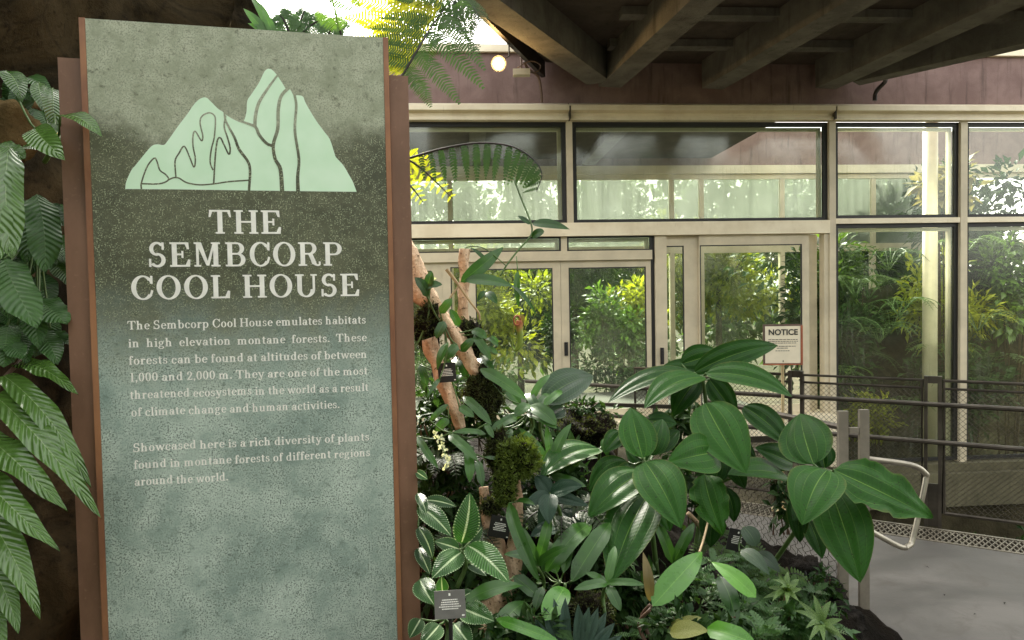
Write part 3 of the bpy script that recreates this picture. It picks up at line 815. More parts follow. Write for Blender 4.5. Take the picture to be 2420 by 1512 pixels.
# ------------------------------------------------------------------ concrete canopy with its beams
cz0, cz1, sz = 4.30, 4.70, 4.66
co = empty('concrete_canopy', 'dark concrete canopy with heavy beams over the walkway in front of the glass', 'canopy', (1.5, 6.5, 0))
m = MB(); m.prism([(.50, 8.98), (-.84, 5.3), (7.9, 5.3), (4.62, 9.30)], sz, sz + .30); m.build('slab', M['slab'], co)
def cb(p0, p1, w, lo=cz0): 
    m = MB(); m.beam((p0[0], p0[1], 0), (p1[0], p1[1], 0), w, lo, sz - .003); m.build('beam', M['canopy'], co)
cb((1.30, 8.88), (2.03, 5.3), .30)
cb((2.66, 9.05), (3.53, 5.3), .30, cz0 + .003)
cb((4.16, 9.12), (4.99, 5.3), .30, cz0 + .001)
cb((1.14, 8.72), (-.79, 5.25), .30, cz0 + .004)
cb((4.48, 8.95), (8.2, 5.05), .22, cz0 + .006)
cb((1.83, 6.2), (1.2, 5.05), .30, cz0 + .007)
for i, Y in enumerate((8.25, 7.35, 6.45, 5.7)):
    for dz, dy in ((0, 0),):
        m = MB(); m.beam((1.2, Y, 0), (6.0, Y + .35, 0), .16, sz - .09 - .001 * i, sz - .004); m.build('joist', M['canopy'], co)
m = MB(); m.beam((.46, 8.95, 0), (-.88, 5.25, 0), .05, sz - .20, sz + .34); m.build('edge_strip', M['stem_dark'], co)
m = MB(); m.beam((4.70, 9.20, 0), (8.0, 5.25, 0), .05, sz - .28, sz + .34); m.build('edge_strip', M['stem_dark'], co)
# cables along the canopy's right edge and down its left corner
def cable(name, pts, r, lab, mat='stem_dark'):
    m = MB(); m.tube(smooth_path(pts, 6), r, 6); return tag(m.build(name, M[mat]), lab, 'cable')
cable('cable', [fp(5.55, -.14, 4.17), fp(5.56, -.15, 4.28), fp(5.62, -.25, 4.38), V((4.9, 8.75, 4.40)), V((5.9, 7.6, 4.42)), V((7.0, 6.4, 4.44)), V((8.2, 5.1, 4.44))], .028, 'thick black cable drooping under the right edge of the canopy')
cable('cable', [fp(1.10, -.10, 4.14), fp(1.09, -.12, 4.30), fp(1.05, -.16, 4.46), fp(.92, -.22, 4.53), fp(.86, -.3, 4.60)], .018, 'thin cable hanging from the lamp bracket down the mauve wall', 'stem_brown')

# lit floodlight and its junction box by the canopy corner
lc = at(1178, 150, 7.6)
fl = empty('floodlight', 'lit warm halogen floodlight glowing under the left edge of the canopy', 'lamp', tuple(lc))
m = MB(); m.blob(lc, .055, 1, .02, 1, 16, 10); m.build('bulb', M['bulb'], fl, smooth=True)
m = MB(); away = (lc - V((0, 0, EYE))).normalized()
m.tube([lc + away * .02, lc + away * .07, lc + away * .15, lc + away * .20], [.085, .08, .05, .03], 14); m.build('lamp_housing', M['black'], fl)
m = MB(); m.tube([lc + away * .12, lc + away * .12 + V((.12, .05, .10)), V((.02, 7.75, 4.60))], .010, 6); m.build('bracket', M['steel_dark'], fl)
jb = at(1232, 172, 8.2)
jo = empty('junction_box', 'small pale junction box with looped wires at the canopy corner', 'junction box', tuple(jb))
m = MB(); m.box(jb.x - .10, jb.x + .10, jb.y - .05, jb.y + .05, jb.z - .035, jb.z + .035); m.build('box_body', M['metal_beige'], jo)
m = MB(); m.tube(smooth_path([jb + V((.10, 0, 0)), jb + V((.20, 0, .02)), jb + V((.22, .02, .10)), jb + V((.10, .02, .14)), jb + V((-.05, 0, .06))], 5), .008, 5); m.tube([jb + V((0, 0, .03)), jb + V((0, .05, .30))], .012, 6); m.build('wire', M['stem_brown'], jo)

rl = random.Random(9)
for i, (x, y, a) in enumerate(((2300, 1452, .3), (2232, 1408, 1.2), (2196, 1342, 2.0), (2372, 1428, .8))):
    c = atz(x, y, .004); m = MB(); d = V((math.cos(a), math.sin(a), .1)).normalized()
    quadleaf(m, c, d, UP, .022 + .006 * i, .010, .3); tag(m.build('fallen_leaf', M['stem_dark']), 'tiny dark dry leaf scrap lying on the grey path', 'leaf', 'dark leaf scraps on the path')

# ------------------------------------------------------------------ the big sign
so = empty('entrance_sign', 'tall stone patterned information sign with mint mountain emblem between rust brown posts', 'sign', (-math.sin(SIGN_YAW) * SIGN_D, math.cos(SIGN_YAW) * SIGN_D, 0), SIGN_YAW)
PU0, PU1, PZ = -.7195, .1115, 2.462
m = MB(); m.box(PU0, PU1, 0, .03, .04, PZ); m.build('panel', M['panel'], so, local=True)
for a, b in ((PU0 - .016, PU0 - .0005), (PU1 + .0005, PU1 + .016)):
    m = MB(); m.box(a, b, -.002, .034, .03, PZ + .001); m.build('edge_trim', M['trim'], so, local=True)
for a, b in ((PU0 - .078, PU0 - .0175), (PU1 + .0175, PU1 + .076)):
    m = MB(); m.box(a, b, .012, .075, 0, 2.352); m.build('post', M['corten'], so, local=True)
m = MB(); m.box(PU0 - .016, PU1 + .016, .036, .062, .10, PZ - .03); m.build('back_board', M['corten'], so, local=True)
# emblem: pale mountain pieces with the panel showing as lines between them
def zz(pts, f=z1): return [sgn(*f(*p)) for p in pts]
def sm(pts, sub=5): return [(p.x, p.y) for p in smooth_path([V((a, b, 0)) for a, b in pts], sub)]
def flat(mb, pts, y):
    from mathutils.geometry import tessellate_polygon
    P = [V((p[0], p[1], 0)) for p in pts]
    tri = tessellate_polygon([P])
    mb.add([(p.x, y, p.y) for p in P], [tuple(t) for t in tri])
left = [(710, 1072), (716, 1030), (745, 965), (770, 935), (835, 855), (865, 825), (895, 818), (928, 822), (950, 800), (1010, 715), (1060, 650), (1100, 592), (1135, 560), (1168, 553), (1195, 575), (1235, 615), (1262, 633), (1280, 650), (1330, 680), (1372, 695), (1388, 672), (1398, 630), (1402, 572), (1425, 535), (1468, 470), (1500, 405), (1526, 390), (1556, 408), (1600, 470), (1625, 510), (1645, 508), (1665, 540), (1690, 540), (1718, 548), (1735, 588), (1790, 680), (1835, 742), (1870, 790), (1895, 865), (1905, 892), (1945, 935), (1975, 985), (2000, 1030), (2022, 1088)]
m = MB(); flat(m, sm(zz(left), 4) + zz([(1700, 1084), (1400, 1080), (1000, 1074)]), -.0006); m.build('mountain_emblem', M['emblem'], so, local=True)
def ribbon(mb, pts, w, y):
    P = sm(zz(pts), 5); vs_ = []; n = len(P); ws = lerp_list(w, n) if isinstance(w, list) else [w] * n
    for i, p in enumerate(P):
        a = P[max(i - 1, 0)]; b = P[min(i + 1, n - 1)]; dx, dz = b[0] - a[0], b[1] - a[1]; l = math.hypot(dx, dz) or 1
        q = (-dz / l * ws[i] / 2, dx / l * ws[i] / 2)
        vs_ += [(p[0] + q[0], y, p[1] + q[1]), (p[0] - q[0], y, p[1] - q[1])]
    mb.add(vs_, [(2 * i, 2 * i + 1, 2 * i + 3, 2 * i + 2) for i in range(n - 1)])
m = MB(); k = .00052
lines = [([(802, 1072), (803, 1035), (835, 945), (875, 897), (890, 915), (907, 965), (940, 990), (955, 1020), (905, 1042), (803, 1042)], 8),
 ([(955, 1020), (985, 1008), (1015, 1010), (1060, 1036), (1130, 1048), (1210, 1043), (1300, 1030), (1415, 1022)], 8),
 ([(998, 1005), (993, 915), (1015, 870), (1045, 830), (1075, 890), (1100, 948), (1108, 900), (1095, 830), (1095, 770), (1108, 745), (1142, 798), (1150, 770), (1135, 700), (1145, 660), (1185, 640), (1215, 655), (1222, 690), (1215, 780), (1198, 850), (1192, 920), (1208, 965)], 8),
 ([(1212, 1043), (1220, 900), (1232, 800), (1250, 782), (1270, 820), (1298, 875), (1305, 840), (1290, 780), (1272, 720), (1280, 655)], 9),
 ([(1272, 640), (1282, 690), (1330, 780), (1355, 845), (1405, 915), (1418, 970), (1412, 1082)], [9, 16, 14]),
 ([(1370, 690), (1410, 703), (1450, 722), (1470, 765), (1510, 812), (1545, 828)], [12, 17, 17]),
 ([(1575, 425), (1520, 500), (1470, 580), (1450, 650), (1445, 715)], [10, 17, 19]),
 ([(1640, 495), (1595, 545), (1578, 620), (1575, 730), (1550, 820), (1560, 900), (1590, 960), (1600, 1084)], [17, 19, 18, 24]),
 ([(1668, 530), (1680, 600), (1672, 740), (1695, 900), (1688, 1000), (1690, 1084)], [14, 15, 16, 22])]
for i, (pts, w) in enumerate(lines):
    w = [x * k for x in w] if isinstance(w, list) else w * k
    ribbon(m, pts, w, -.0010 - .00006 * i)
m.build('emblem_lines', M['panel'], so, local=True)

# slab-serif lettering drawn stroke by stroke: x right, y up, cap height 1
class GL:
    def __init__(s): s.p = []
    def r(s, x0, y0, x1, y1): s.p.append([(x0, y0), (x1, y0), (x1, y1), (x0, y1)]); return s
    def q(s, *pts): s.p.append(list(pts)); return s
    def arc(s, cx, cy, rx, ry, a0, a1, tx, ty):
        n = max(6, int(abs(a1 - a0) / 12))
        for i in range(n):
            A = math.radians(a0 + (a1 - a0) * i / n); B = math.radians(a0 + (a1 - a0) * (i + 1) / n)
            o = lambda t, k: (cx + (rx - (tx if k else 0)) * math.cos(t), cy + (ry - (ty if k else 0)) * math.sin(t))
            s.p.append([o(A, 0), o(B, 0), o(B, 1), o(A, 1)])
        return s
    def dot(s, cx, cy, r): s.p.append([(cx + r * math.cos(k * .785), cy + r * math.sin(k * .785)) for k in range(8)]); return s
    def stem(s, x, y0, y1, w=.165, b=True, t=True, h=.065, e=.085, tl=True, tr=True):
        s.r(x, y0, x + w, y1)
        if b: s.r(x - e, y0, x, y0 + h).r(x + w, y0, x + w + e, y0 + h)
        if t:
            if tl: s.r(x - e, y1 - h, x, y1)
            if tr: s.r(x + w, y1 - h, x + w + e, y1)
        return s
SW, HR = .165, .065
def glyphs():
    G = {}
    def g(c, adv): G[c] = (GL(), adv); return G[c][0]
    g('T', .92).stem(.375, 0, 1, t=False).r(.06, .93, .855, 1).q((.03, .70), (.075, .70), (.15, .93), (.06, .93)).q((.84, .70), (.885, .70), (.855, .93), (.765, .93))
    g('H', 1.02).stem(.13, 0, 1).stem(.725, 0, 1).r(.295, .47, .725, .54)
    G['E'] = (GL().stem(.13, 0, 1, tr=False, b=True).r(.295, .93, .76, 1).r(.295, 0, .80, .07).r(.295, .475, .52, .54).q((.50, .36), (.55, .36), (.55, .65), (.50, .65)).q((.72, .72), (.775, .72), (.76, .93), (.64, .93)).q((.76, .29), (.82, .29), (.80, .07), (.66, .07)), .90)
    g('S', .78).arc(.385, .735, .285, .285, 35, 270, .125, .085).arc(.385, .275, .305, .295, 92, -145, .135, .09).r(.575, .70, .635, 1.0).r(.075, 0, .135, .33).q((.22, .60), (.33, .50), (.60, .40), (.50, .50))
    g('M', 1.18).stem(.12, 0, 1, w=.075, t=False).stem(.80, 0, 1, w=SW).r(.035, .935, .26, 1).q((.12, 1), (.30, 1), (.60, .04), (.515, .04)).q((.515, .04), (.60, .04), (.80, .80), (.80, 1))
    g('B', .90).stem(.13, 0, 1, tr=False).arc(.50, .745, .28, .255, -90, 90, .15, .065).r(.295, .935, .50, 1).r(.295, .49, .52, .555).arc(.52, .275, .305, .275, -90, 90, .155, .065).r(.295, 0, .52, .065)
    g('C', .92).arc(.50, .5, .43, .52, 40, 322, .16, .065).r(.80, .66, .86, 1.0).q((.80, .66), (.86, .66), (.83, .83), (.74, .83)).arc(.52, .45, .36, .47, -8, -42, .06, .06)
    g('O', 1.0).arc(.50, .5, .45, .52, 0, 360, .165, .06)
    g('R', 1.0).stem(.13, 0, 1, tr=False).arc(.50, .74, .29, .26, -90, 90, .15, .065).r(.295, .935, .50, 1).r(.295, .48, .50, .545).q((.46, .48), (.62, .50), (.72, .26), (.56, .26)).q((.56, .26), (.72, .26), (.78, .08), (.62, .06)).arc(.83, .20, .21, .21, 180, 300, .14, .06).r(.90, .03, .95, .18)
    g('P', .88).stem(.13, 0, 1, tr=False).arc(.50, .725, .31, .275, -90, 90, .155, .065).r(.295, .935, .50, 1).r(.295, .45, .50, .515)
    g('L', .84).stem(.13, 0, 1).r(.38, 0, .75, .07).q((.70, .32), (.765, .32), (.75, .07), (.60, .07))
    g('U', 1.0).stem(.13, .32, 1, b=False).stem(.77, .32, 1, w=.07, b=False).arc(.485, .33, .355, .35, 180, 360, .16, .065)
    g('W', 1.3).q((.06, 1), (.24, 1), (.46, 0), (.36, 0)).q((.36, 0), (.46, 0), (.68, .9), (.62, 1)).q((.54, 1), (.72, 1), (.94, 0), (.84, 0)).q((.84, 0), (.94, 0), (1.20, 1), (1.12, 1)).r(0, .935, .33, 1).r(1.02, .935, 1.3, 1)
    X = .66; w = .15; e = .07; h = .06
    def st(gl, x, y0, y1, **k): return gl.stem(x, y0, y1, w=w, h=h, e=e, **k)
    st(g('a', .66), .40, 0, .45, t=False, b=False).r(.55, 0, .64, .06).arc(.33, .45, .22, .22, 0, 160, .13, .06).arc(.27, .19, .21, .205, 0, 360, .13, .055).dot(.16, .50, .07)
    st(g('b', .72), .10, 0, 1, b=False, tr=False).arc(.385, .33, .275, .345, -150, 150, .14, .06)
    g('c', .60).arc(.33, .33, .28, .345, 35, 325, .14, .06).dot(.50, .50, .08)
    st(g('d', .74), .45, 0, 1, b=False, tr=False).r(.60, 0, .68, .06).arc(.335, .33, .275, .345, 30, 330, .14, .06)
    g('e', .62).arc(.33, .33, .28, .345, 0, 322, .14, .06).r(.16, .335, .60, .395)
    st(g('f', .46), .13, 0, .78, t=False).arc(.34, .78, .21, .24, 55, 180, .14, .06).r(.05, .60, .42, .66).dot(.43, .88, .075)
    g('g', .68).arc(.29, .44, .23, .23, 0, 360, .13, .05).arc(.30, -.09, .29, .17, 0, 360, .11, .06).q((.12, .22), (.2, .24), (.2, .06), (.10, .05)).dot(.56, .62, .06)
    def nn(gl, x, top): 
        st(gl, x, 0, top, tr=False); st(gl, x + .35, 0, .45, t=False); gl.arc(x + .285, .43, .215, .24, 0, 150, .14, .07); return gl
    nn(g('h', .78), .10, 1); nn(g('n', .78), .10, X)
    st(g('i', .38), .12, 0, X, tr=False).dot(.19, .88, .09)
    st(g('l', .38), .12, 0, 1, tr=False)
    gm = g('m', 1.14); nn(gm, .10, X); st(gm, .80, 0, .45, t=False); gm.arc(.735, .43, .215, .24, 0, 150, .14, .07)
    g('o', .66).arc(.33, .33, .285, .345, 0, 360, .145, .055)
    st(g('p', .74), .10, -.30, X, tr=False).arc(.395, .33, .275, .345, -150, 150, .14, .06)
    st(g('r', .56), .12, 0, X, tr=False).arc(.40, .42, .20, .25, 70, 170, .12, .07).dot(.46, .56, .08)
    g('s', .54).arc(.27, .485, .19, .185, 30, 270, .10, .06).arc(.27, .18, .205, .19, 90, -150, .105, .06).r(.40, .44, .44, .66).r(.07, 0, .11, .22)
    g('t', .46).r(.13, .14, .28, .84).r(.03, .60, .42, .66).arc(.29, .16, .16, .17, 180, 320, .15, .06)
    st(g('u', .78), .10, .20, X, b=False, tr=False).arc(.30, .21, .20, .22, 180, 330, .14, .06); st(G['u'][0], .47, 0, X, b=False, tr=False); G['u'][0].r(.62, 0, .70, .06)
    g('v', .70).q((.05, X), (.22, X), (.42, 0), (.32, 0)).q((.32, 0), (.42, 0), (.64, X), (.57, X)).r(0, .60, .28, X).r(.47, .60, .72, X)
    g('w', .98).q((.05, X), (.21, X), (.36, 0), (.27, 0)).q((.27, 0), (.36, 0), (.52, X), (.46, X)).q((.42, X), (.58, X), (.72, 0), (.63, 0)).q((.63, 0), (.72, 0), (.93, X), (.86, X)).r(0, .60, .27, X).r(.76, .60, 1.0, X)
    g('y', .70).q((.05, X), (.22, X), (.44, 0), (.33, 0)).q((.30, -.2), (.38, -.2), (.64, X), (.57, X)).r(0, .60, .28, X).r(.47, .60, .72, X).arc(.22, -.16, .15, .14, 180, 340, .08, .06).dot(.14, -.17, .08)
    st(g('1', .50), .18, 0, 1, tr=False)
    g('0', .66).arc(.33, .5, .28, .51, 0, 360, .14, .055)
    g('2', .64).arc(.32, .71, .26, .29, -20, 165, .14, .06).q((.42, .62), (.57, .62), (.26, .12), (.07, .08)).r(.07, 0, .58, .12).r(.54, 0, .60, .24).dot(.15, .72, .085)
    g('.', .30).dot(.15, .08, .09)
    g(',', .30).dot(.15, .08, .09).q((.17, .05), (.24, .05), (.16, -.16), (.10, -.16))
    return G
GLY = glyphs()
def text_w(t, sp): return sum(GLY[c][1] for c in t) + sp * max(0, len(t) - 1)
def put_text(mb, t, u, z, sx, sy, dz, yy, cnt, sp=.0, bold=.016):
    for c in t:
        gl, adv = GLY[c]
        for poly in gl.p:
            cnt[0] += 1; y = yy - .000012 * (cnt[0] % 40)
            for k_, (ox, oy) in enumerate(((-bold, bold * .3), (bold, -bold * .3))):
                mb.add([(u + (px_ + ox) * sx, y - k_ * .000006, z + (py_ + oy) * sy) for px_, py_ in poly], [tuple(range(len(poly)))])
        u += (adv + sp) * sx
    return u
def zt(X, Y): return (400 + X / 2.2) * .63, (750 + Y / 2.2) * .63
m = MB(); cnt = [0]
for t, xa, xb, yt, yb in (('THE', 848, 1440, 85, 278), ('SEMBCORP', 345, 1940, 350, 546), ('COOL HOUSE', 200, 2085, 618, 806)):
    u0, zb = sgn(*zt(xa, yb)); u1, zb2 = sgn(*zt(xb, yb)); u1 = u1
    ztp = sgn(*zt((xa + xb) / 2, yt))[1]; zm = (zb + zb2) / 2
    words = t.split(' ')
    tw = sum(text_w(w_, .06) for w_ in words) + .42 * (len(words) - 1)
    sx = (u1 - u0) / (tw - .10); u = u0 - .03 * sx
    for w_ in words:
        u = put_text(m, w_, u, zm, sx, ztp - zm, (0, 0), -.0008, cnt, .06) + (.42 - .06) * sx
m.build('title_lettering', M['white_letter'], so, local=True)
body = [('The Sembcorp Cool House emulates habitats', (301, 779), (865, 764)), ('in high elevation montane forests. These', (303, 821), (867, 806)), ('forests can be found at altitudes of between', (304, 862), (868, 846)),
 ('1,000 and 2,000 m. They are one of the most', (307, 902), (869, 885)), ('threatened ecosystems in the world as a result', (307, 943), (871, 924)), ('of climate change and human activities.', (310, 984), (803, 965)),
 ('Showcased here is a rich diversity of plants', (314, 1068), (873, 1041)), ('found in montane forests of different regions', (316, 1108), (875, 1078)), ('around the world.', (318, 1148), (540, 1136))]
m = MB(); 
for t, pa, pb in body:
    u0, za = sgn(*pa); u1, zb = sgn(*pb); words = t.split(' ')
    sy = .0252; sp = .03
    ww = [text_w(w_, sp) for w_ in words]; tot = sum(ww)
    gap = .42
    sx = min(.0262, (u1 - u0) / (tot + .34 * (len(words) - 1)))
    gap = ((u1 - u0) - tot * sx) / max(1, len(words) - 1)
    u = u0
    for w_, wl in zip(words, ww):
        zz_ = za + (zb - za) * (u - u0) / (u1 - u0)
        put_text(m, w_, u, zz_, sx, sy, (0, 0), -.0008, cnt, sp, .012); u += wl * sx + gap
m.build('paragraph_lettering', M['white_letter'], so, local=True)
# ------------------------------------------------------------------ rock, bed mound, boulders
def sheet(name, nx, ny, fn, mat, smooth=True):
    mb = MB(); vs_ = [fn(i / nx, j / ny) for j in range(ny + 1) for i in range(nx + 1)]
    mb.add(vs_, [(j * (nx + 1) + i, j * (nx + 1) + i + 1, (j + 1) * (nx + 1) + i + 1, (j + 1) * (nx + 1) + i) for j in range(ny) for i in range(nx)])
    return mb.build(name, mat, None, smooth)
def rockfn(a, b):       # wraps round the right corner and back; unseen left stretch added for shade
    p00, p0, p1, p2, p3 = V((-2.7, -1.6, 0)), V((-2.15, 1.5, 0)), V((-1.85, 3.0, 0)), V((-1.30, 3.35, 0)), V((-1.75, 4.6, 0))
    t = a * 4 - 1
    if t < 0: c = p00.lerp(p0, t + 1); n = V((1, -.15, 0))
    elif t < 1: c = p0.lerp(p1, t); n = V((1, -.15, 0)).lerp(V((.5, -.85, 0)), t)
    elif t < 2: c = p1.lerp(p2, t - 1); n = V((.55, -.8, 0))
    else: c = p2.lerp(p3, t - 2); n = V((1, -.1, 0))
    z = -.1 + 3.9 * b; q = V((c.x, c.y, z))
    d = .30 * mnoise.noise(q * 1.1) + .13 * mnoise.noise(q * 3.1) + .05 * mnoise.noise(q * 8) - .10 * abs(mnoise.noise(q * 1.9 + V((7, 3, 1))))
    lean = -.10 * (b - .5)
    return q + n.normalized() * (d + lean)
tag(sheet('rock_wall', 220, 130, rockfn, M['rock']), 'rough brown rock wall rising behind the entrance sign', 'rock wall')
def moundh(x, y):
    k = 1 / (1 + math.exp((x - .78) * 5.0)); f = min(1, max(0, (y - 2.25) / .9)); f = f * f * (3 - 2 * f); h = .20 + .12 * k + (.06 + .50 * k) * f
    h += .18 * math.exp(-((x - .25) ** 2 + (y - 3.35) ** 2) / .12)
    h *= min(1, max(0, (1.62 - x + .12 * math.sin(y * 9)) / .28)) ** .5 if x < 1.74 else 0
    s_ = min(1, max(0, (x - .10) / .2)); f2 = min(1, max(0, (y - 2.45) / .35)); h *= max(s_, f2)
    return h + .07 * mnoise.noise(V((x * 4, y * 4, 0))) + .035 * mnoise.noise(V((x * 12, y * 12, 3))) - .02
def mfn(a, b):
    x = -1.6 + 3.36 * a; y = 1.45 + 2.75 * b
    if x > 1.0: x += (y - 3.3) * (-.32) * (x - 1.0) / .7 if y > 3.3 else 0
    return V((x, y, moundh(x, y) * (1 if b < .93 else (1 - b) / .07)))
bm = sheet('bed_soil', 110, 90, mfn, M['soil']); tag(bm, None, None, None, 'structure')
rng = random.Random(11)
for i, (x, y, Y, r, lab) in enumerate(((1985, 1470, 2.95, .085, 'lowest black lava rock at the corner of the bed beside the path'), (1950, 1395, 3.05, .075, 'black lava rock beside the foot of the gate post'), (1905, 1345, 3.2, .07, 'black lava rock behind the mottled umbrella leaved plant'), (2005, 1530, 2.85, .09, 'black lava rock cut by the bottom edge next to the grey path'), (1760, 1370, 3.1, .09, 'black lava rock in shade under the bright yellow green strap leaf'))):
    mb = MB(); mb.blob(at(x, y, Y), r, i + 3, .45, 2.6, 26, 18, (1.1, 1, .85)); tag(mb.build('lava_rock', M['lava'], None, True), lab, 'rock', 'black lava rocks edging the bed')
for i, (x, y, Y, r, sc, lab) in enumerate(((12, 315, 2.35, .12, (1, .8, .85), 'ochre brown boulder jutting from the rock wall above the ferns'), (75, 262, 2.6, .10, (1.1, .8, .6), 'small dim boulder behind the hanging fern leaves, above the ochre one'))):
    mb = MB(); mb.blob(at(x, y, Y), r, i + 21, .3, 1.6, 30, 20, sc); tag(mb.build('boulder', M['boulder'], None, True), lab, 'rock')

# ------------------------------------------------------------------ driftwood and moss
def log(pts, widths, lab, seed, name='driftwood_branch', mat='wood', jit=.42, n=18):
    P = [at(x, y, Y) for x, y, Y in pts]; path = smooth_path(P, 8)
    rr = lerp_list([w * pts[0][2] / FPX / 2 for w in widths], len(path))
    mb = MB(); mb.tube(path, rr, n, jitter=jit, seed=seed)
    return tag(mb.build(name, M[mat], None, True), lab, 'branch', 'driftwood branches in the plant bed' if mat == 'wood' else None)
log([(940, 560, 2.62), (985, 668, 2.60), (1030, 725, 2.58), (1075, 795, 2.56), (1118, 868, 2.55), (1128, 885, 2.56)], [64, 62, 36, 34, 36, 30], 'thick pale branch slanting down from behind the sign to a mossy clump', 1)
log([(1012, 800, 2.50), (1030, 855, 2.50), (1052, 915, 2.48), (1075, 965, 2.47), (1090, 1012, 2.46)], [36, 30, 33, 33, 24], 'pale branch stub below the black tag, ending over white flowers', 2)
log([(1097, 588, 2.75), (1096, 660, 2.75), (1094, 760, 2.75)], [23, 23, 25], 'upright cut branch standing in front of the left door', 3)
log([(1218, 1130, 2.40), (1224, 1200, 2.38), (1216, 1290, 2.36), (1212, 1370, 2.34), (1190, 1420, 2.3), (1170, 1540, 2.25)], [26, 26, 36, 34, 46, 60], 'long pale stem rising beside the black tag to the mossy lump', 4)
log([(1142, 1150, 2.42), (1152, 1220, 2.40), (1170, 1290, 2.38), (1192, 1370, 2.36)], [18, 26, 44, 42], 'pale forked stem hidden behind the black tag', 5)
log([(1152, 1480, 2.25), (1165, 1420, 2.26), (1205, 1395, 2.28)], [60, 54, 40], 'broad brown stump at the foot of the pale stems', 6, 'driftwood_branch')
log([(1625, 1212, 2.75), (1652, 1240, 2.75), (1675, 1262, 2.75)], [12, 13, 10], 'short orange brown twig beside the torn leaf', 7, jit=.2, n=8)
def twig(pts, r, lab, mat, name='thin_stem', cat='stem'):
    P = smooth_path([at(x, y, Y) for x, y, Y in pts], 6); mb = MB(); mb.tube(P, lerp_list(r, len(P)), 6, jitter=.1)
    return tag(mb.build(name, M[mat]), lab, cat)
twig([(1055, 636, 2.6), (1075, 662, 2.6), (1085, 676, 2.6), (1110, 712, 2.58), (1130, 738, 2.57), (1134, 756, 2.57)], [.007, .005, .004], 'orange brown bent twig in front of the upright cut branch', 'stem_tan')
twig([(1084, 676, 2.6), (1062, 706, 2.58), (1050, 745, 2.56), (1044, 770, 2.55)], [.004, .004, .003], 'pale curved twig dropping from the crossing leaves to the slanting branch', 'stem_tan')
twig([(1018, 655, 2.55), (1014, 700, 2.54), (1012, 745, 2.53), (1004, 772, 2.52), (985, 815, 2.5), (960, 860, 2.48)], [.004, .004, .003], 'grey green stalk running from the little white flower down behind the sign', 'stem_green')
twig([(1674, 1228, 2.6), (1662, 1275, 2.5), (1652, 1305, 2.4)], [.004, .004, .004], 'straw coloured stalk above the glossy oblong leaf', 'stem_tan')
def moss(x, y, Y, rx, ry, lab, seed, mat='moss', n=2600, size=.018, core='soil', spiky=.9, cat='moss'):
    r = rx * Y / FPX; rz = ry * Y / FPX; c = at(x, y, Y); rg = random.Random(seed)
    o = empty('moss_clump', lab, cat, tuple(c), 0, 'moss and root clumps on the branches')
    mb = MB(); mb.blob(c, r * .93, seed, .48, 2.6, 24, 16, (1, .9, rz / r)); mb.build('root_core', M[core], o, True)
    mb = MB(); off = V((seed * 3.1, seed * 1.7, seed * 2.3))
    for _ in range(n):
        d = rand_dir(rg)
        if d.y > .5: d.y = -d.y
        kk = 1 + .48 * mnoise.noise(d * 2.6 + off) + .192 * mnoise.noise(d * 7.8 + off)
        p = c + V((d.x, d.y * .9, d.z * rz / r)) * r * .93 * kk
        dd = (d + rand_dir(rg) * spiky + UP * .2).normalized(); nn = rand_dir(rg); nn = (nn - dd * nn.dot(dd)).normalized()
        s = size * rg.uniform(.5, 1.3)
        quadleaf(mb, p, dd, nn, s, s * .30, min(1, max(0, .45 + .5 * mnoise.noise(d * 3 + off) + rg.uniform(-.25, .25))))
    mb.build('tufts', M[mat], o); return o
moss(1012, 772, 2.56, 36, 52, 'black root clump wrapped round the upper slanting branch', 1, 'moss_dark', 900, .016, 'rootmass')
moss(1108, 803, 2.62, 38, 46, 'black shaggy root clump at the foot of the upright cut branch', 2, 'moss_dark', 900, .018, 'rootmass')
moss(1142, 932, 2.54, 45, 58, 'dark olive mossy lump below the end of the slanting branch', 3, 'moss_dark', 3600, .012)
moss(1222, 1082, 2.36, 50, 50, 'bright green mossy ball in the middle of the bed', 4, 'moss', 3400, .016)
moss(1192, 1148, 2.32, 26, 44, 'narrow olive mossy lump above the black tag', 5, 'moss', 2200, .012)
moss(1178, 1070, 2.40, 30, 55, 'dark mossy lump left of the bright green ball', 6, 'moss_dark', 1800, .013)
moss(1160, 1195, 2.36, 26, 22, 'black fibrous clump just above the tag on the forked stem', 9, 'moss_dark', 600, .013, 'rootmass')
moss(1372, 1018, 3.25, 85, 46, 'wide dark mossy hump behind the velvet leaved plant', 7, 'moss_dark', 3200, .014)
moss(1395, 1450, 2.1, 55, 50, 'low dark mossy hump beside the pleated fan leaf', 8, 'moss_dark', 2000, .011)

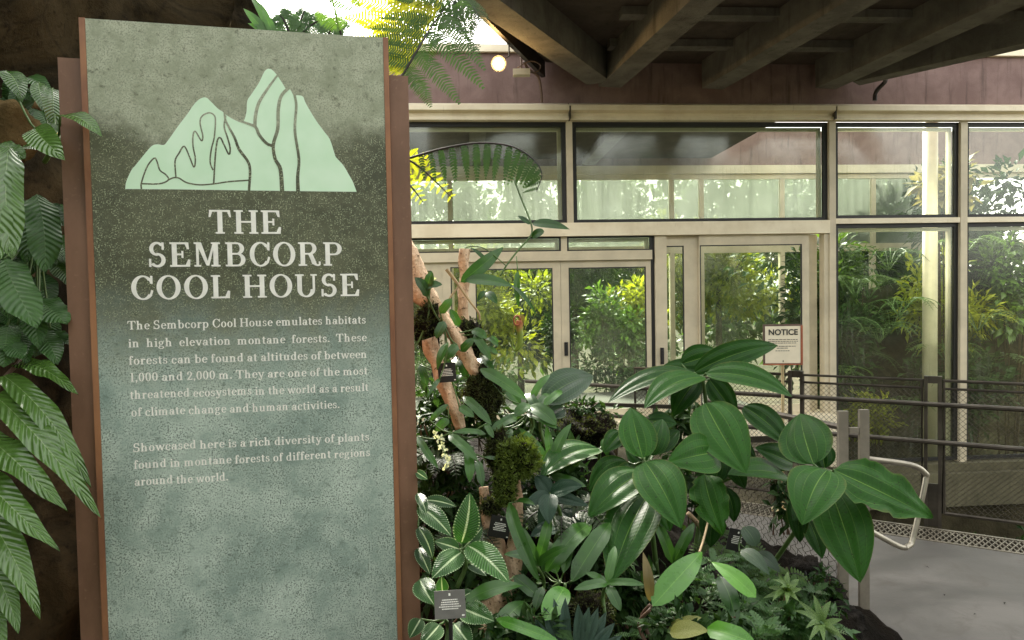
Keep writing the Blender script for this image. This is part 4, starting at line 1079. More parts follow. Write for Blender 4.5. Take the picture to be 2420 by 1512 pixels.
# ------------------------------------------------------------------ leafy plants traced leaf by leaf at their own depths
def plant(name, lab, cat, mat, leaves, hub, stem='stem_green', group=None, sr=.006, conv=None, root=None, dfl=None, stalks=True):
    """leaves: (x0,y0,x1,y1,w,Y0,Y1[,opts])"""
    h = at(*hub)
    o = empty(name, lab, cat, tuple(h), 0, group)
    mb = MB(); sm_ = MB(); rg = random.Random(int(hub[0] * 7 + hub[1]))
    for i, L in enumerate(leaves):
        x0, y0, x1, y1, w, Y0, Y1 = L[:7]; kw = dict(dfl or {}); 
        if len(L) > 7: kw.update(L[7])
        if mat == 'big': w *= 1.04
        if conv:
            x0, y0 = conv(x0, y0); x1, y1 = conv(x1, y1); k = abs(conv(1, 0)[0] - conv(0, 0)[0]); w = w * k
        kw.setdefault('tint', rg.uniform(.2, .8)); kw.setdefault('seed', i + int(hub[0]))
        b, t = pxleaf(mb, x0, y0, x1, y1, w, Y0, Y1, **kw)
        if stalks and (b - h).length > .012:
            m_ = b.lerp(h, .5) + V((0, .01, -.15 * (b - h).length)); sm_.tube(smooth_path([b, m_, h], 4), sr * .55, 6)
    if root is not None:
        rp = root if isinstance(root, V) else at(*root)
        mid = h.lerp(rp, .5) + V((rg.uniform(-.03, .03), .03, 0)); sm_.tube(smooth_path([h, mid, rp], 5), [sr * (1 + .3 * k / 10) for k in range(11)], 7)
    mb.build('foliage', M[mat], o, True)
    if sm_.v: sm_.build('stem', M[stem], o, True)
    return o
BG = 'broad ribbed leaf shrubs in the bed'
D = dict(nt=20, nu=14)
def dn(x, Y, dz=.5): return None
plant('broad_leaf_shrub', 'broad leaved shrub leaning over the grey path, with one torn leaf tip', 'shrub', 'big', [
  (690, 405, 605, 85, 315, 2.55, 2.75, dict(tint=.5, roll=-.25, fold=.12, arch=.05)),
  (775, 440, 618, 790, 325, 2.45, 2.28, dict(tint=.72, arch=.12)),
  (820, 440, 1440, 745, 345, 2.48, 2.32, dict(tint=.62, arch=.10, tear=.25, wave=.05, roll=-.15)),
  (795, 560, 985, 1152, 330, 2.52, 2.30, dict(tint=.78, arch=.08)),
  (590, 600, 605, 900, 130, 2.68, 2.62, dict(tint=.1)),
  (660, 760, 745, 1000, 130, 2.66, 2.55, dict(tint=.4)),
  (700, 640, 560, 760, 150, 2.66, 2.6, dict(tint=.15)), (850, 470, 1010, 620, 150, 2.62, 2.6, dict(tint=.2)), (760, 430, 700, 250, 150, 2.66, 2.74, dict(tint=.1)),
  (720, 780, 760, 905, 110, 2.7, 2.66, dict(tint=.05)),
  ], z7(800, 450) + (2.56,), conv=z7, group=BG, sr=.008, dfl=D, root=z7(420, 1050) + (2.9,))
plant('broad_leaf_shrub', 'biggest broad leaved shrub in the middle of the bed, long leaf hanging to the ground', 'shrub', 'big', [
  (1530, 365, 1455, 50, 235, 2.45, 2.58, dict(tint=.75, roll=.2, arch=.06, kind='ovate')),
  (1545, 390, 1772, 808, 300, 2.42, 2.20, dict(tint=.8, arch=.1)),
  (1530, 455, 1185, 748, 275, 2.44, 2.30, dict(tint=.55, arch=.12, roll=.25)),
  (1560, 600, 1330, 1150, 330, 2.42, 2.15, dict(tint=.45, arch=.08, roll=.1)),
  (1990, 330, 1680, 395, 265, 2.6, 2.45, dict(tint=.75, roll=-.35, arch=.12)),
  (1440, 395, 1190, 575, 190, 2.52, 2.45, dict(tint=.3)),
  (1580, 350, 1655, 120, 165, 2.58, 2.66, dict(tint=.25)),
  (1395, 200, 1285, 330, 130, 2.55, 2.5, dict(tint=.3)),
  (1560, 130, 1745, 150, 130, 2.72, 2.7, dict(tint=.05)),
  (1520, 470, 1330, 480, 170, 2.52, 2.46, dict(tint=.2)), (1600, 560, 1700, 830, 180, 2.5, 2.42, dict(tint=.15)), (1560, 420, 1420, 300, 150, 2.6, 2.62, dict(tint=.2)), (1640, 420, 1810, 600, 160, 2.6, 2.55, dict(tint=.25)), (1480, 600, 1300, 820, 170, 2.5, 2.42, dict(tint=.1)), (1600, 330, 1760, 190, 140, 2.66, 2.72, dict(tint=.15)),
  ], z6(1535, 385) + (2.46,), conv=z6, group=BG, sr=.008, dfl=D, root=z6(1620, 1100) + (2.6,))
plant('broad_leaf_shrub', 'broad leaved shrub above the chain netting with a ragged pale hanging leaf', 'shrub', 'big', [
  (10, 20, 268, 465, 330, 2.72, 2.48, dict(tint=.85, arch=.06)),
  (530, 490, 148, 470, 230, 2.75, 2.62, dict(tint=.5, roll=.3)),
  (560, 400, 320, 300, 170, 2.8, 2.78, dict(tint=.25)),
  (250, 40, 535, 290, 190, 2.86, 2.75, dict(tint=.22, roll=-.2)),
  (0, 470, 120, 850, 235, 2.7, 2.55, dict(tint=.9, tear=.45, wave=.06)),
  (60, 700, 40, 930, 150, 2.72, 2.66, dict(tint=.15)),
  (100, 260, 330, 380, 170, 2.84, 2.8, dict(tint=.2)), (90, 330, 60, 560, 160, 2.84, 2.78, dict(tint=.1)), (120, 300, 260, 560, 150, 2.86, 2.8, dict(tint=.12)), (380, 330, 560, 420, 120, 2.88, 2.86, dict(tint=.1)),
  (140, 560, 190, 770, 110, 2.78, 2.74, dict(tint=.05)),
  ], z7(60, 250) + (2.8,), conv=z7, group=BG, sr=.008, dfl=D, root=z7(-60, 1000) + (2.75,), stalks=False)
plant('broad_leaf_shrub', 'topmost broad leaved shrub, its leaves crossing the glass doors and reaching the notice', 'shrub', 'big', [
  (1640, 880, 1436, 952, 78, 2.95, 2.85, dict(tint=.2, roll=.5)),
  (1662, 890, 1522, 966, 82, 2.85, 2.70, dict(tint=.75, roll=.35)),
  (1640, 880, 1838, 816, 62, 3.0, 3.02, dict(tint=.3, roll=.3, arch=.14)),
  (1668, 882, 1872, 938, 78, 2.88, 2.78, dict(tint=.62, roll=-.3, arch=.14)),
  (1610, 860, 1700, 832, 66, 3.05, 3.1, dict(tint=.35, roll=.4)),
  (1650, 895, 1590, 985, 62, 2.98, 2.94, dict(tint=.15)), (1675, 895, 1740, 985, 60, 2.98, 2.94, dict(tint=.2)), (1650, 880, 1560, 870, 56, 3.05, 3.05, dict(tint=.2)),
  ], (1660, 888, 2.92), group=BG, sr=.008, dfl=D, root=(1668, 1080, 2.95))
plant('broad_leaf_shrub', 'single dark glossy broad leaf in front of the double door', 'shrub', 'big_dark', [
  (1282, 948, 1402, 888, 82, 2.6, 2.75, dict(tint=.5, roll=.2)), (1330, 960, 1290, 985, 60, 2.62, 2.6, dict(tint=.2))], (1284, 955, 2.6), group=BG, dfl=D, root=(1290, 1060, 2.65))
plant('broad_leaf_shrub', 'low broad leaf lying beside the bright mossy ball', 'shrub', 'big', [
  (1250, 305, 885, 490, 240, 2.55, 2.35, dict(tint=.45, roll=.3)), (1290, 240, 1310, 360, 60, 2.6, 2.55, dict(tint=.9))], z6(1260, 310) + (2.58,), conv=z6, group=BG, dfl=D, root=z6(1330, 560) + (2.62,))
plant('velvet_leaf_plant', 'small dark velvety star of leaves under the low broad leaf', 'plant', 'velvet', [
  (945, 590, 1152, 540, 120, 2.3, 2.25, dict(tint=.8)), (945, 590, 940, 785, 125, 2.28, 2.18, dict(tint=.5)), (940, 590, 780, 665, 95, 2.3, 2.24, dict(tint=.4)),
  (940, 585, 855, 470, 110, 2.32, 2.36, dict(tint=.3)), (950, 600, 1185, 665, 85, 2.32, 2.28, dict(tint=.4)), (950, 590, 890, 860, 90, 2.34, 2.28, dict(tint=.2)), (980, 800, 820, 860, 110, 2.3, 2.22, dict(tint=.35)), (1010, 700, 1180, 830, 130, 2.42, 2.36, dict(tint=.2))],
  z6(945, 590) + (2.31,), conv=z6, dfl=dict(nt=14, nu=10, wave=.015), root=z6(980, 900) + (2.35,))
SG = 'striped leaf plants beside the sign'
plant('striped_leaf_plant', 'striped leaf plant by the sign with one upright leaf and one bright arching leaf', 'plant', 'striped', [
  (385, 905, 440, 580, 165, 2.1, 2.12, dict(tint=.55, roll=.1)), (425, 915, 690, 1155, 185, 2.06, 1.92, dict(tint=.95)), (385, 960, 200, 1125, 165, 2.06, 1.96, dict(tint=.5)),
  (375, 940, 215, 890, 110, 2.12, 2.1, dict(tint=.35)), (440, 1030, 545, 1110, 95, 2.16, 2.1, dict(tint=.1)), (400, 930, 520, 800, 110, 2.2, 2.22, dict(tint=.15))],
  z6(385, 945) + (2.09,), conv=z6, group=SG, dfl=dict(nt=16, nu=10, arch=.08, wave=.012), root=z6(360, 1180) + (2.14,))
plant('striped_leaf_plant', 'dim striped leaf plant half hidden by the edge of the sign', 'plant', 'striped', [
  (120, 670, 322, 858, 140, 2.14, 2.06, dict(tint=.35)), (160, 630, 355, 672, 85, 2.2, 2.18, dict(tint=.1)), (110, 590, 165, 720, 70, 2.16, 2.1, dict(tint=.2)), (115, 800, 205, 1000, 95, 2.18, 2.12, dict(tint=.1)), (110, 930, 190, 1100, 90, 2.2, 2.14, dict(tint=.1)), (100, 450, 175, 500, 60, 2.2, 2.2, dict(tint=.3))],
  z6(110, 680) + (2.2,), conv=z6, group=SG, dfl=dict(nt=16, nu=10, arch=.06))
plant('striped_leaf_plant', 'striped leaf plant around the grey plant tag', 'plant', 'striped', [
  (385, 1310, 595, 1395, 165, 1.98, 1.92, dict(tint=.6)), (125, 1130, 215, 1290, 150, 2.0, 1.94, dict(tint=.55)), (268, 1215, 262, 1110, 85, 2.0, 2.0, dict(tint=.75)),
  (340, 1410, 455, 1560, 140, 1.95, 1.88, dict(tint=.4)), (250, 1415, 130, 1550, 135, 1.95, 1.88, dict(tint=.35)), (130, 1380, 60, 1500, 110, 2.0, 1.95, dict(tint=.3)), (400, 1240, 470, 1210, 70, 2.05, 2.08, dict(tint=.3))],
  z6(285, 1380) + (2.0,), conv=z6, group=SG, dfl=dict(nt=16, nu=10, arch=.08), root=z6(290, 1560) + (2.0,))
def strap(lab, mat, leaves, hub, conv=z6, root=None, kind='strap', name='strap_leaf_plant', cat='plant', **kw):
    return plant(name, lab, cat, mat, leaves, hub, conv=conv, root=root, dfl=dict(nt=14, nu=6, kind=kind, arch=.12, fold=.25), group='strap leaved plants in the bed', sr=.005, **kw)
strap('long leaf arching down beside the pale stem from the mossy lump', 'strap', [(690, 650, 880, 1150, 84, 2.25, 2.05, dict(arch=.14, tint=.5, roll=.3)), (730, 640, 850, 660, 40, 2.28, 2.2)], z6(690, 650) + (2.27,))
strap('pair of glossy dark strap leaves rising in the middle of the bed', 'strap', [(1085, 1140, 1325, 770, 125, 2.15, 2.3, dict(tint=.45)), (920, 1080, 1205, 785, 125, 2.2, 2.38, dict(tint=.6, arch=.2)), (985, 1090, 905, 885, 110, 2.22, 2.3, dict(tint=.3)), (905, 1085, 1010, 900, 110, 2.3, 2.4, dict(tint=.2)), (1030, 1085, 1075, 900, 60, 2.2, 2.28, dict(tint=.5))], z6(1010, 1150) + (2.2,), root=z6(1000, 1300) + (2.2,))
strap('flat green strap leaf reaching right above the brown stump', 'strap', [(410, 1270, 775, 1170, 115, 1.98, 2.08, dict(tint=.75, kind='lance')), (720, 1110, 880, 1250, 90, 2.12, 2.08, dict(tint=.15))], z6(430, 1275) + (2.0,), root=z6(470, 1500) + (2.0,))
strap('short oblong upright leaf beside the pleated fan leaf', 'strap_bright', [(1035, 1180, 915, 1390, 155, 2.06, 1.94, dict(tint=.15, kind='round', arch=.08))], z6(1040, 1160) + (2.07,), root=z6(1010, 1500) + (2.1,))
strap('large glossy oblong leaf pointing up beside the rust coloured one', 'strap_bright', [(1590, 1300, 1905, 955, 190, 2.1, 2.28, dict(tint=.2, kind='lance', arch=.1)), (1620, 1240, 1655, 1130, 40, 2.15, 2.2)], z6(1575, 1320) + (2.1,), root=z6(1565, 1560) + (2.08,), stem='stem_brown')
strap('narrow rust coloured leaf standing beside the glossy oblong leaf', 'rusty', [(1575, 1270, 1530, 955, 75, 2.12, 2.18, dict(tint=.5, kind='lance'))], z6(1575, 1290) + (2.12,), root=z6(1575, 1500) + (2.1,), stem='stem_brown')
strap('long low leaf turning rusty at its tip along the bottom edge', 'strap_bright', [(610, 1380, 1010, 1530, 78, 1.92, 1.84, dict(tint=.05))], z6(600, 1380) + (1.93,))
strap('dull upright strap leaf leaning right at the bottom behind the low leaf', 'strap', [(540, 1530, 790, 1270, 115, 1.92, 2.08, dict(tint=.35)), (900, 1180, 850, 1330, 60, 2.1, 2.05)], z6(540, 1540) + (1.92,))
strap('thin spreading leaves at the foot of the hanging broad leaf', 'strap', [(1310, 1155, 1095, 1195, 62, 2.0, 1.95, dict(tint=.5)), (1300, 1155, 1540, 1165, 50, 2.0, 1.97, dict(tint=.6)), (1305, 1150, 1355, 920, 58, 2.02, 2.1, dict(tint=.95)), (1310, 1170, 1390, 1330, 70, 2.0, 1.94, dict(tint=.3)), (1300, 1150, 1170, 1090, 45, 2.05, 2.05)], z6(1306, 1160) + (2.02,), root=z6(1290, 1350) + (2.05,))
strap('bright yellow green tongue leaf over the small groundcover', 'strap_bright', [(45, 1020, 328, 1245, 125, 2.15, 2.02, dict(tint=1.0, kind='spat', arch=.1))], z7(20, 1000) + (2.18,), conv=z7)
strap('dark drooping leaf below the bright tongue leaf', 'strap', [(95, 1110, 205, 1450, 125, 2.2, 2.05, dict(tint=.15, kind='lance'))], z7(90, 1100) + (2.22,), conv=z7)
strap('pale green tongue leaf cut by the bottom edge', 'strap_bright', [(20, 1440, 330, 1540, 130, 1.96, 1.86, dict(tint=.35, kind='strap'))], z7(10, 1440) + (1.97,), conv=z7)
strap('curled yellow leaf at the bottom beside a dull one', 'yellowing', [(1700, 1470, 1945, 1455, 120, 1.98, 1.95, dict(tint=.6, kind='ovate')), (1695, 1440, 1900, 1370, 60, 2.05, 2.0, dict(tint=.0))], z6(1690, 1470) + (2.0,))
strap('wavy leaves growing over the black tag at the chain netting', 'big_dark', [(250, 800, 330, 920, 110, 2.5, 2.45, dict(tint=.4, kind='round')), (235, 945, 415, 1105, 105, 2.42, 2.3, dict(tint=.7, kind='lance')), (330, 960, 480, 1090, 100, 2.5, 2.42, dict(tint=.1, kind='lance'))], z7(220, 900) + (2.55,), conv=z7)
strap('narrow leaves fanning out above the low broad leaf', 'strap', [(800, 80, 990, 180, 70, 2.5, 2.42, dict(tint=.65)), (730, 100, 560, 200, 60, 2.5, 2.42), (600, 180, 740, 120, 50, 2.5, 2.55), (860, 60, 790, -40, 60, 2.5, 2.58), (900, 40, 1020, -60, 50, 2.5, 2.6, dict(tint=.9)), (700, 180, 670, 320, 45, 2.45, 2.4), (400, -20, 580, 160, 62, 2.48, 2.4, dict(tint=.6)), (860, 60, 940, -40, 60, 2.5, 2.6, dict(tint=.3))], z6(830, 70) + (2.52,), root=z6(800, 300) + (2.5,))
strap('two long leaves curving across the mossy lump towards the double door', 'strap', [(1135, 872, 1245, 945, 30, 2.5, 2.45, dict(tint=.6)), (1255, 945, 1300, 885, 18, 2.55, 2.6, dict(tint=1)), (1230, 960, 1180, 905, 24, 2.52, 2.56), (1250, 960, 1315, 1005, 36, 2.5, 2.42, dict(tint=.5)), (1250, 955, 1215, 985, 26, 2.5, 2.45)], (1250, 962, 2.5), conv=None, root=(1235, 1060, 2.5))
strap('drooping narrow leaves on a trailing shoot below the white flowers', 'strap', [(310, 220, 490, 380, 66, 2.35, 2.25, dict(tint=.7)), (425, 310, 440, 520, 62, 2.32, 2.25, dict(tint=.95)), (490, 385, 520, 550, 52, 2.3, 2.24, dict(tint=.4)), (110, 230, 240, 430, 48, 2.34, 2.28), (540, 215, 330, 205, 40, 2.4, 2.36, dict(tint=.6)), (190, 130, 300, 25, 40, 2.36, 2.4), (540, 150, 590, 240, 40, 2.4, 2.36), (640, 380, 530, 360, 26, 2.35, 2.35)], z6(320, 205) + (2.37,))
strap('broad pale leaf twisting in front of the black tag on the branch', 'strap', [(600, 120, 470, 470, 150, 2.42, 2.36, dict(tint=.7, kind='lance', roll=.5)), (500, 570, 335, 820, 70, 2.4, 2.32, dict(tint=.5, kind='lance')), (560, 480, 640, 330, 60, 2.45, 2.46, dict(tint=.9))], zq(600, 110) + (2.43,), conv=zq)
strap('bushy leaves in shade behind the branch stub', 'strap', [(700, 300, 860, 600, 120, 2.7, 2.62, dict(tint=.3)), (680, 330, 720, 480, 60, 2.66, 2.6, dict(tint=.95)), (760, 520, 690, 640, 70, 2.7, 2.66, dict(tint=.2)), (1000, 300, 1190, 500, 120, 2.7, 2.62, dict(tint=.25)), (250, 400, 330, 700, 100, 2.7, 2.66, dict(tint=.1)), (1090, 170, 1230, 260, 70, 2.68, 2.66, dict(tint=.5)), (1100, 60, 1240, 170, 60, 2.68, 2.66, dict(tint=.4)), (1230, 130, 1150, 30, 50, 2.7, 2.7, dict(tint=.7))], zq(800, 420) + (2.74,), conv=zq)
# pleated fan leaf
fo = empty('fan_palm', 'dark blue green pleated fan leaf at the bottom of the bed', 'palm', tuple(at(1330, 1560, 1.95)))
mb = MB(); hub = at(1352, 1600, 1.93)
for k in range(15):
    th = math.radians(158 - k * 9.2)
    d = V((math.cos(th), .12 * math.sin(k * 1.3), math.sin(th)))
    L = .215 * (1 - .16 * abs(k - 7) / 7)
    leaf(mb, hub + d * .02, hub + d * L + V((0, .03, 0)), .034, kind='strap', nt=8, nu=4, fold=.7, arch=.02, tint=.35 + .3 * (k % 2), face=V((0, -1, .25)), seed=k)
mb.build('foliage', M['fan'], fo, False)
mb = MB(); mb.tube([hub + V((0, .01, -.25)), hub + d * .02], .006, 6); mb.build('stem', M['stem_green'], fo)
# umbrella-like mottled rosettes
def rosette(lab, cx, cy, Y, tips, w, root, mat='mottled', name='mottled_rosette_plant'):
    return plant(name, lab, 'plant', mat, [(cx, cy, x, y, w, Y, Y + dy, dict(tint=tt, arch=.16, fold=.2, kind='lance', nt=12, nu=6, wave=.03)) for x, y, dy, tt in tips], z7(cx, cy) + (Y,), conv=z7, root=z7(*root) + (Y + .05,), stem='stem_tan', sr=.004)
rosette('mottled rosette plant on a tall tan stalk', 520, 1220, 2.35, [(430, 1130, -.06, .4), (470, 1100, 0, .6), (530, 1080, .05, .8), (600, 1130, .05, .4), (620, 1190, -.03, .5), (600, 1270, -.1, .6), (520, 1290, -.12, .9), (430, 1270, -.1, .5), (370, 1250, -.05, .3), (400, 1180, 0, .3), (560, 1170, -.06, .7), (480, 1180, -.08, .7)], 46, (520, 1560))
rosette('mottled umbrella leaved plant at the corner by the black rocks', 740, 1420, 2.3, [(690, 1225, .05, .6), (800, 1265, .04, .8), (872, 1380, -.02, .5), (560, 1325, .0, .6), (590, 1260, .04, .3), (860, 1470, -.1, .5), (640, 1440, -.08, .3), (760, 1540, -.14, .7), (660, 1520, -.12, .4), (900, 1520, -.1, .3)], 48, (745, 1580))
# small ground cover made of feathery sprigs
def sprigs(lab, spots, Y, mat, seed, L=.10, n=9, name='feathery_groundcover'):
    rg = random.Random(seed); c = at(spots[0][0], spots[0][1], Y); o = empty(name, lab, 'ground cover', tuple(c), 0, 'low feathery groundcover plants')
    mb = MB(); sm_ = MB()
    for x, y in spots:
        p = at(x, y, Y + rg.uniform(-.05, .12))
        for k in range(n):
            th = rg.uniform(0, 6.28); d = V((math.cos(th), math.sin(th) * .8, rg.uniform(.2, .9))).normalized(); l = L * rg.uniform(.6, 1.2)
            pinna(mb, p, p + d * l, UP + V((0, -.6, 0)), 9, l * .22, rg.uniform(.2, .8), rg, .25); sm_.tube([p - UP * .03, p + d * l * .6], .0012, 4)
    mb.build('foliage', M[mat], o); sm_.build('stem', M['stem_green'], o); return o
sprigs('light feathery groundcover below the oblong glossy leaf', [z6(1900, 1080), z6(1960, 1160), z6(1930, 1220), z6(1980, 1020), z6(1870, 1140)], 2.35, 'cover', 3, .075)
sprigs('feathery groundcover spread in front of the chain netting', [z7(300, 1060), z7(370, 1120), z7(250, 1010), z7(330, 1190), z7(420, 1180), z7(240, 1110), z7(350, 1260), z7(460, 1150)], 2.5, 'cover', 4, .085)
sprigs('dark feathery groundcover at the bottom between the stalks', [z7(300, 1300), z7(400, 1330), z7(440, 1400), z7(330, 1400), z7(560, 1450), z7(250, 1300), z7(180, 1330), z7(640, 1500)], 2.35, 'cover', 5, .08)
sprigs('fine groundcover along the lower left of the glossy oblong leaf', [z6(1600, 1420), z6(1680, 1340), z6(1520, 1420), z6(1450, 1480), z6(1620, 1500)], 2.12, 'cover', 6, .055)
# shaded undergrowth that fills the gaps
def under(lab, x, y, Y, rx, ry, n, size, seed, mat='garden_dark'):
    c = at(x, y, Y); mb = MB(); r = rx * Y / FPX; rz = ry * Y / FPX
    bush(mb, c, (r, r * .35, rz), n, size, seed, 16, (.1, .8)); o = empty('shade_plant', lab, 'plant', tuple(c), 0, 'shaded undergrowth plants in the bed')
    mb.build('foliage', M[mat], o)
    sm_ = MB()
    rg = random.Random(seed)
    for _ in range(9): sm_.tube([c + V((rg.uniform(-r, r) * .7, .05, -rz * 1.05)), c + V((rg.uniform(-r, r) * .7, .02, rz * .5))], .003, 5)
    sm_.build('stem', M['stem_brown'], o)
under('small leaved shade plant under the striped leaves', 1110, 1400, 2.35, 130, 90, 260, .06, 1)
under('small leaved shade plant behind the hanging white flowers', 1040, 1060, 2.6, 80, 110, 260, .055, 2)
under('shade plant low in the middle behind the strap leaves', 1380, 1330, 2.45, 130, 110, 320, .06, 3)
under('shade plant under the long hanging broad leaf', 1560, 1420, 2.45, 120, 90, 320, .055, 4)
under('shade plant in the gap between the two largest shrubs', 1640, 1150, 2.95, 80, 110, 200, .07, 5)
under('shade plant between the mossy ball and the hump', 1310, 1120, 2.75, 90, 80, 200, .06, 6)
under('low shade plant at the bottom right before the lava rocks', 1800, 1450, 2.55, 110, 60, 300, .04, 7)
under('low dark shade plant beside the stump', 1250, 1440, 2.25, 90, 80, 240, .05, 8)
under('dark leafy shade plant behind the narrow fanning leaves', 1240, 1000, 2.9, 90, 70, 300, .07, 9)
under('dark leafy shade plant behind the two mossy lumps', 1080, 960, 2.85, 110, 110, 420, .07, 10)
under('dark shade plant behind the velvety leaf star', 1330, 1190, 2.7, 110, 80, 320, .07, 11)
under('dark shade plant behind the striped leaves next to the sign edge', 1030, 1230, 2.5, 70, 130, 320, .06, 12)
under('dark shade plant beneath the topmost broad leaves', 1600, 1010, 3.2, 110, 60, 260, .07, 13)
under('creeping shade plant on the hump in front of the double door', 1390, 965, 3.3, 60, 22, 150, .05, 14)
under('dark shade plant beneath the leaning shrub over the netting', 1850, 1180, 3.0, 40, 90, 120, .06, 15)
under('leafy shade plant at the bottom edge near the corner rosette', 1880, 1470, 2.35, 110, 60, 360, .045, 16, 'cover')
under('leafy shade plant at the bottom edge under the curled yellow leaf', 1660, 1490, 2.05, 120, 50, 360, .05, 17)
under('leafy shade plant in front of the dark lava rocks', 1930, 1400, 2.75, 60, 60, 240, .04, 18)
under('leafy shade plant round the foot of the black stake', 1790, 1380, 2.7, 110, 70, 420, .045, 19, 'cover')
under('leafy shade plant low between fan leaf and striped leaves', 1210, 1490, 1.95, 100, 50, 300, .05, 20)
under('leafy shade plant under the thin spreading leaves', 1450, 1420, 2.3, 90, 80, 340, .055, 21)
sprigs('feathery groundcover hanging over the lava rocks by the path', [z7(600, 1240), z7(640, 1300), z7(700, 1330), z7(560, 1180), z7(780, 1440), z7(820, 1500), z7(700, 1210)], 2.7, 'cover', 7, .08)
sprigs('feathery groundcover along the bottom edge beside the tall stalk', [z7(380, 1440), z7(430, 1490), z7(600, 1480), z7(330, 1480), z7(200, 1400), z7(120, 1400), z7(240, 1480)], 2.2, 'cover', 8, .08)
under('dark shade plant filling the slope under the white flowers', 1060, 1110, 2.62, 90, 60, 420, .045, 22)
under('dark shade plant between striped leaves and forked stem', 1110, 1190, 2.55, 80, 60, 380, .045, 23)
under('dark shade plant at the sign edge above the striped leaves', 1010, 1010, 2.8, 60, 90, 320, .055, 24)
strap('small climbing leaves up the slanting branch', 'strap', [(1005, 690, 1020, 640, 22, 2.5, 2.5), (1010, 700, 980, 655, 24, 2.5, 2.48, dict(tint=.2)), (1040, 740, 1068, 705, 22, 2.5, 2.5), (1050, 760, 1030, 800, 22, 2.5, 2.47, dict(tint=.3)), (1090, 830, 1120, 800, 22, 2.48, 2.48), (1080, 815, 1052, 850, 24, 2.48, 2.45, dict(tint=.7)), (1000, 680, 1045, 672, 20, 2.5, 2.5, dict(tint=.1)), (1115, 780, 1150, 800, 22, 2.56, 2.54), (1085, 770, 1062, 730, 20, 2.56, 2.54), (1120, 790, 1160, 850, 22, 2.56, 2.5, dict(tint=.5)), (1060, 990, 1030, 1020, 22, 2.42, 2.4), (1085, 960, 1120, 985, 22, 2.42, 2.4, dict(tint=.6))], (1050, 770, 2.53), conv=None)
strap('slim arching leaves rising between the mossy ball and the dark hump', 'strap', [(1300, 1120, 1225, 1010, 22, 2.45, 2.5), (1300, 1120, 1350, 1000, 24, 2.45, 2.5, dict(tint=.7)), (1300, 1120, 1395, 1075, 22, 2.45, 2.42), (1300, 1120, 1290, 1005, 20, 2.46, 2.5, dict(tint=.9)), (1300, 1125, 1385, 1150, 24, 2.44, 2.36, dict(tint=.4))], (1300, 1128, 2.46), conv=None, root=(1300, 1230, 2.5))
strap('slim arching leaves between the pale stem and the pair of glossy leaves', 'strap', [(1270, 1330, 1215, 1235, 26, 2.2, 2.25), (1270, 1330, 1300, 1215, 26, 2.2, 2.25, dict(tint=.8)), (1270, 1335, 1190, 1310, 24, 2.2, 2.12), (1270, 1335, 1345, 1290, 24, 2.2, 2.15, dict(tint=.6))], (1270, 1340, 2.2), conv=None, root=(1275, 1430, 2.22))
strap('slim leaves bending over the dark ground right of the long hanging leaf', 'strap', [(1590, 1330, 1545, 1220, 26, 2.4, 2.45, dict(tint=.6)), (1590, 1330, 1640, 1235, 26, 2.4, 2.44), (1590, 1335, 1670, 1330, 26, 2.4, 2.34, dict(tint=.8)), (1590, 1335, 1610, 1420, 24, 2.38, 2.3)], (1590, 1340, 2.4), conv=None, root=(1595, 1440, 2.42))
def small_fern(lab, x, y, Y, L, n, seed, mat='fern_dark'):
    rg = random.Random(seed); c = at(x, y, Y); o = empty('bed_fern', lab, 'fern', tuple(c), 0, 'small ferns in the bed'); mb = MB(); sm_ = MB()
    for k in range(n):
        th = 6.283 * k / n + rg.uniform(-.3, .3); d = V((math.cos(th), math.sin(th), 0)); l = L * rg.uniform(.7, 1.15)
        frond(mb, sm_, [c, c + d * l * .4 + UP * l * .5, c + d * l * .8 + UP * l * .45, c + d * l * 1.05 + UP * l * .15], lambda t: l * .26 * math.sin(math.pi * (.12 + .86 * t)), 13, UP + V((0, -.6, 0)), rg.uniform(.2, .9), seed + k, .0025, 9, .22)
    mb.build('foliage', M[mat], o); sm_.build('stalk', M['stem_dark'], o)
small_fern('small dark fern behind the striped leaf plants', 1110, 1300, 2.4, .17, 9, 1)
small_fern('small dark fern beneath the velvety leaf star', 1330, 1260, 2.4, .17, 9, 2)
small_fern('small green fern beneath the leaning broad leaved shrub', 1720, 1330, 2.75, .16, 9, 3, 'fern')
small_fern('small dark fern under the drooping narrow leaves', 1060, 1120, 2.5, .16, 9, 4)
small_fern('small green fern at the right end of the bed', 1830, 1400, 2.6, .13, 9, 5, 'fern')
# hanging white flower sprays
def flowers(lab, pts, Y, seed, s=.016):
    rg = random.Random(seed); o = empty('white_flower_spray', lab, 'flower', tuple(at(pts[0][0], pts[0][1], Y)), 0, None)
    mb = MB(); P = []
    for x, y in pts:
        p = at(x, y, Y + rg.uniform(-.02, .02)); P.append(p)
        for k in range(5):
            d = rand_dir(rg); d.y = -abs(d.y) * .5; d.normalize(); nn = V((0, -1, .2)); nn = (nn - d * nn.dot(d)).normalized(); quadleaf(mb, p, d, nn, s * rg.uniform(.8, 1.4), s * .7, rg.uniform(.3, .9))
    mb.build('petals', M['petal'], o)
    if len(P) > 1: sm_ = MB(); sm_.tube(smooth_path(P, 3), .002, 5); sm_.build('stem', M['stem_green'], o)
flowers('drooping spray of creamy white flowers next to the sign edge', [z6(x, y) for x, y in ((215, 215), (235, 245), (262, 235), (270, 275), (285, 305), (262, 290), (285, 340), (300, 370), (295, 405), (285, 430), (310, 385))], 2.28, 3, .013)
flowers('tiny white flower beside the slanting branch', [zp(500, 610), zp(520, 640)], 2.52, 4, .014)

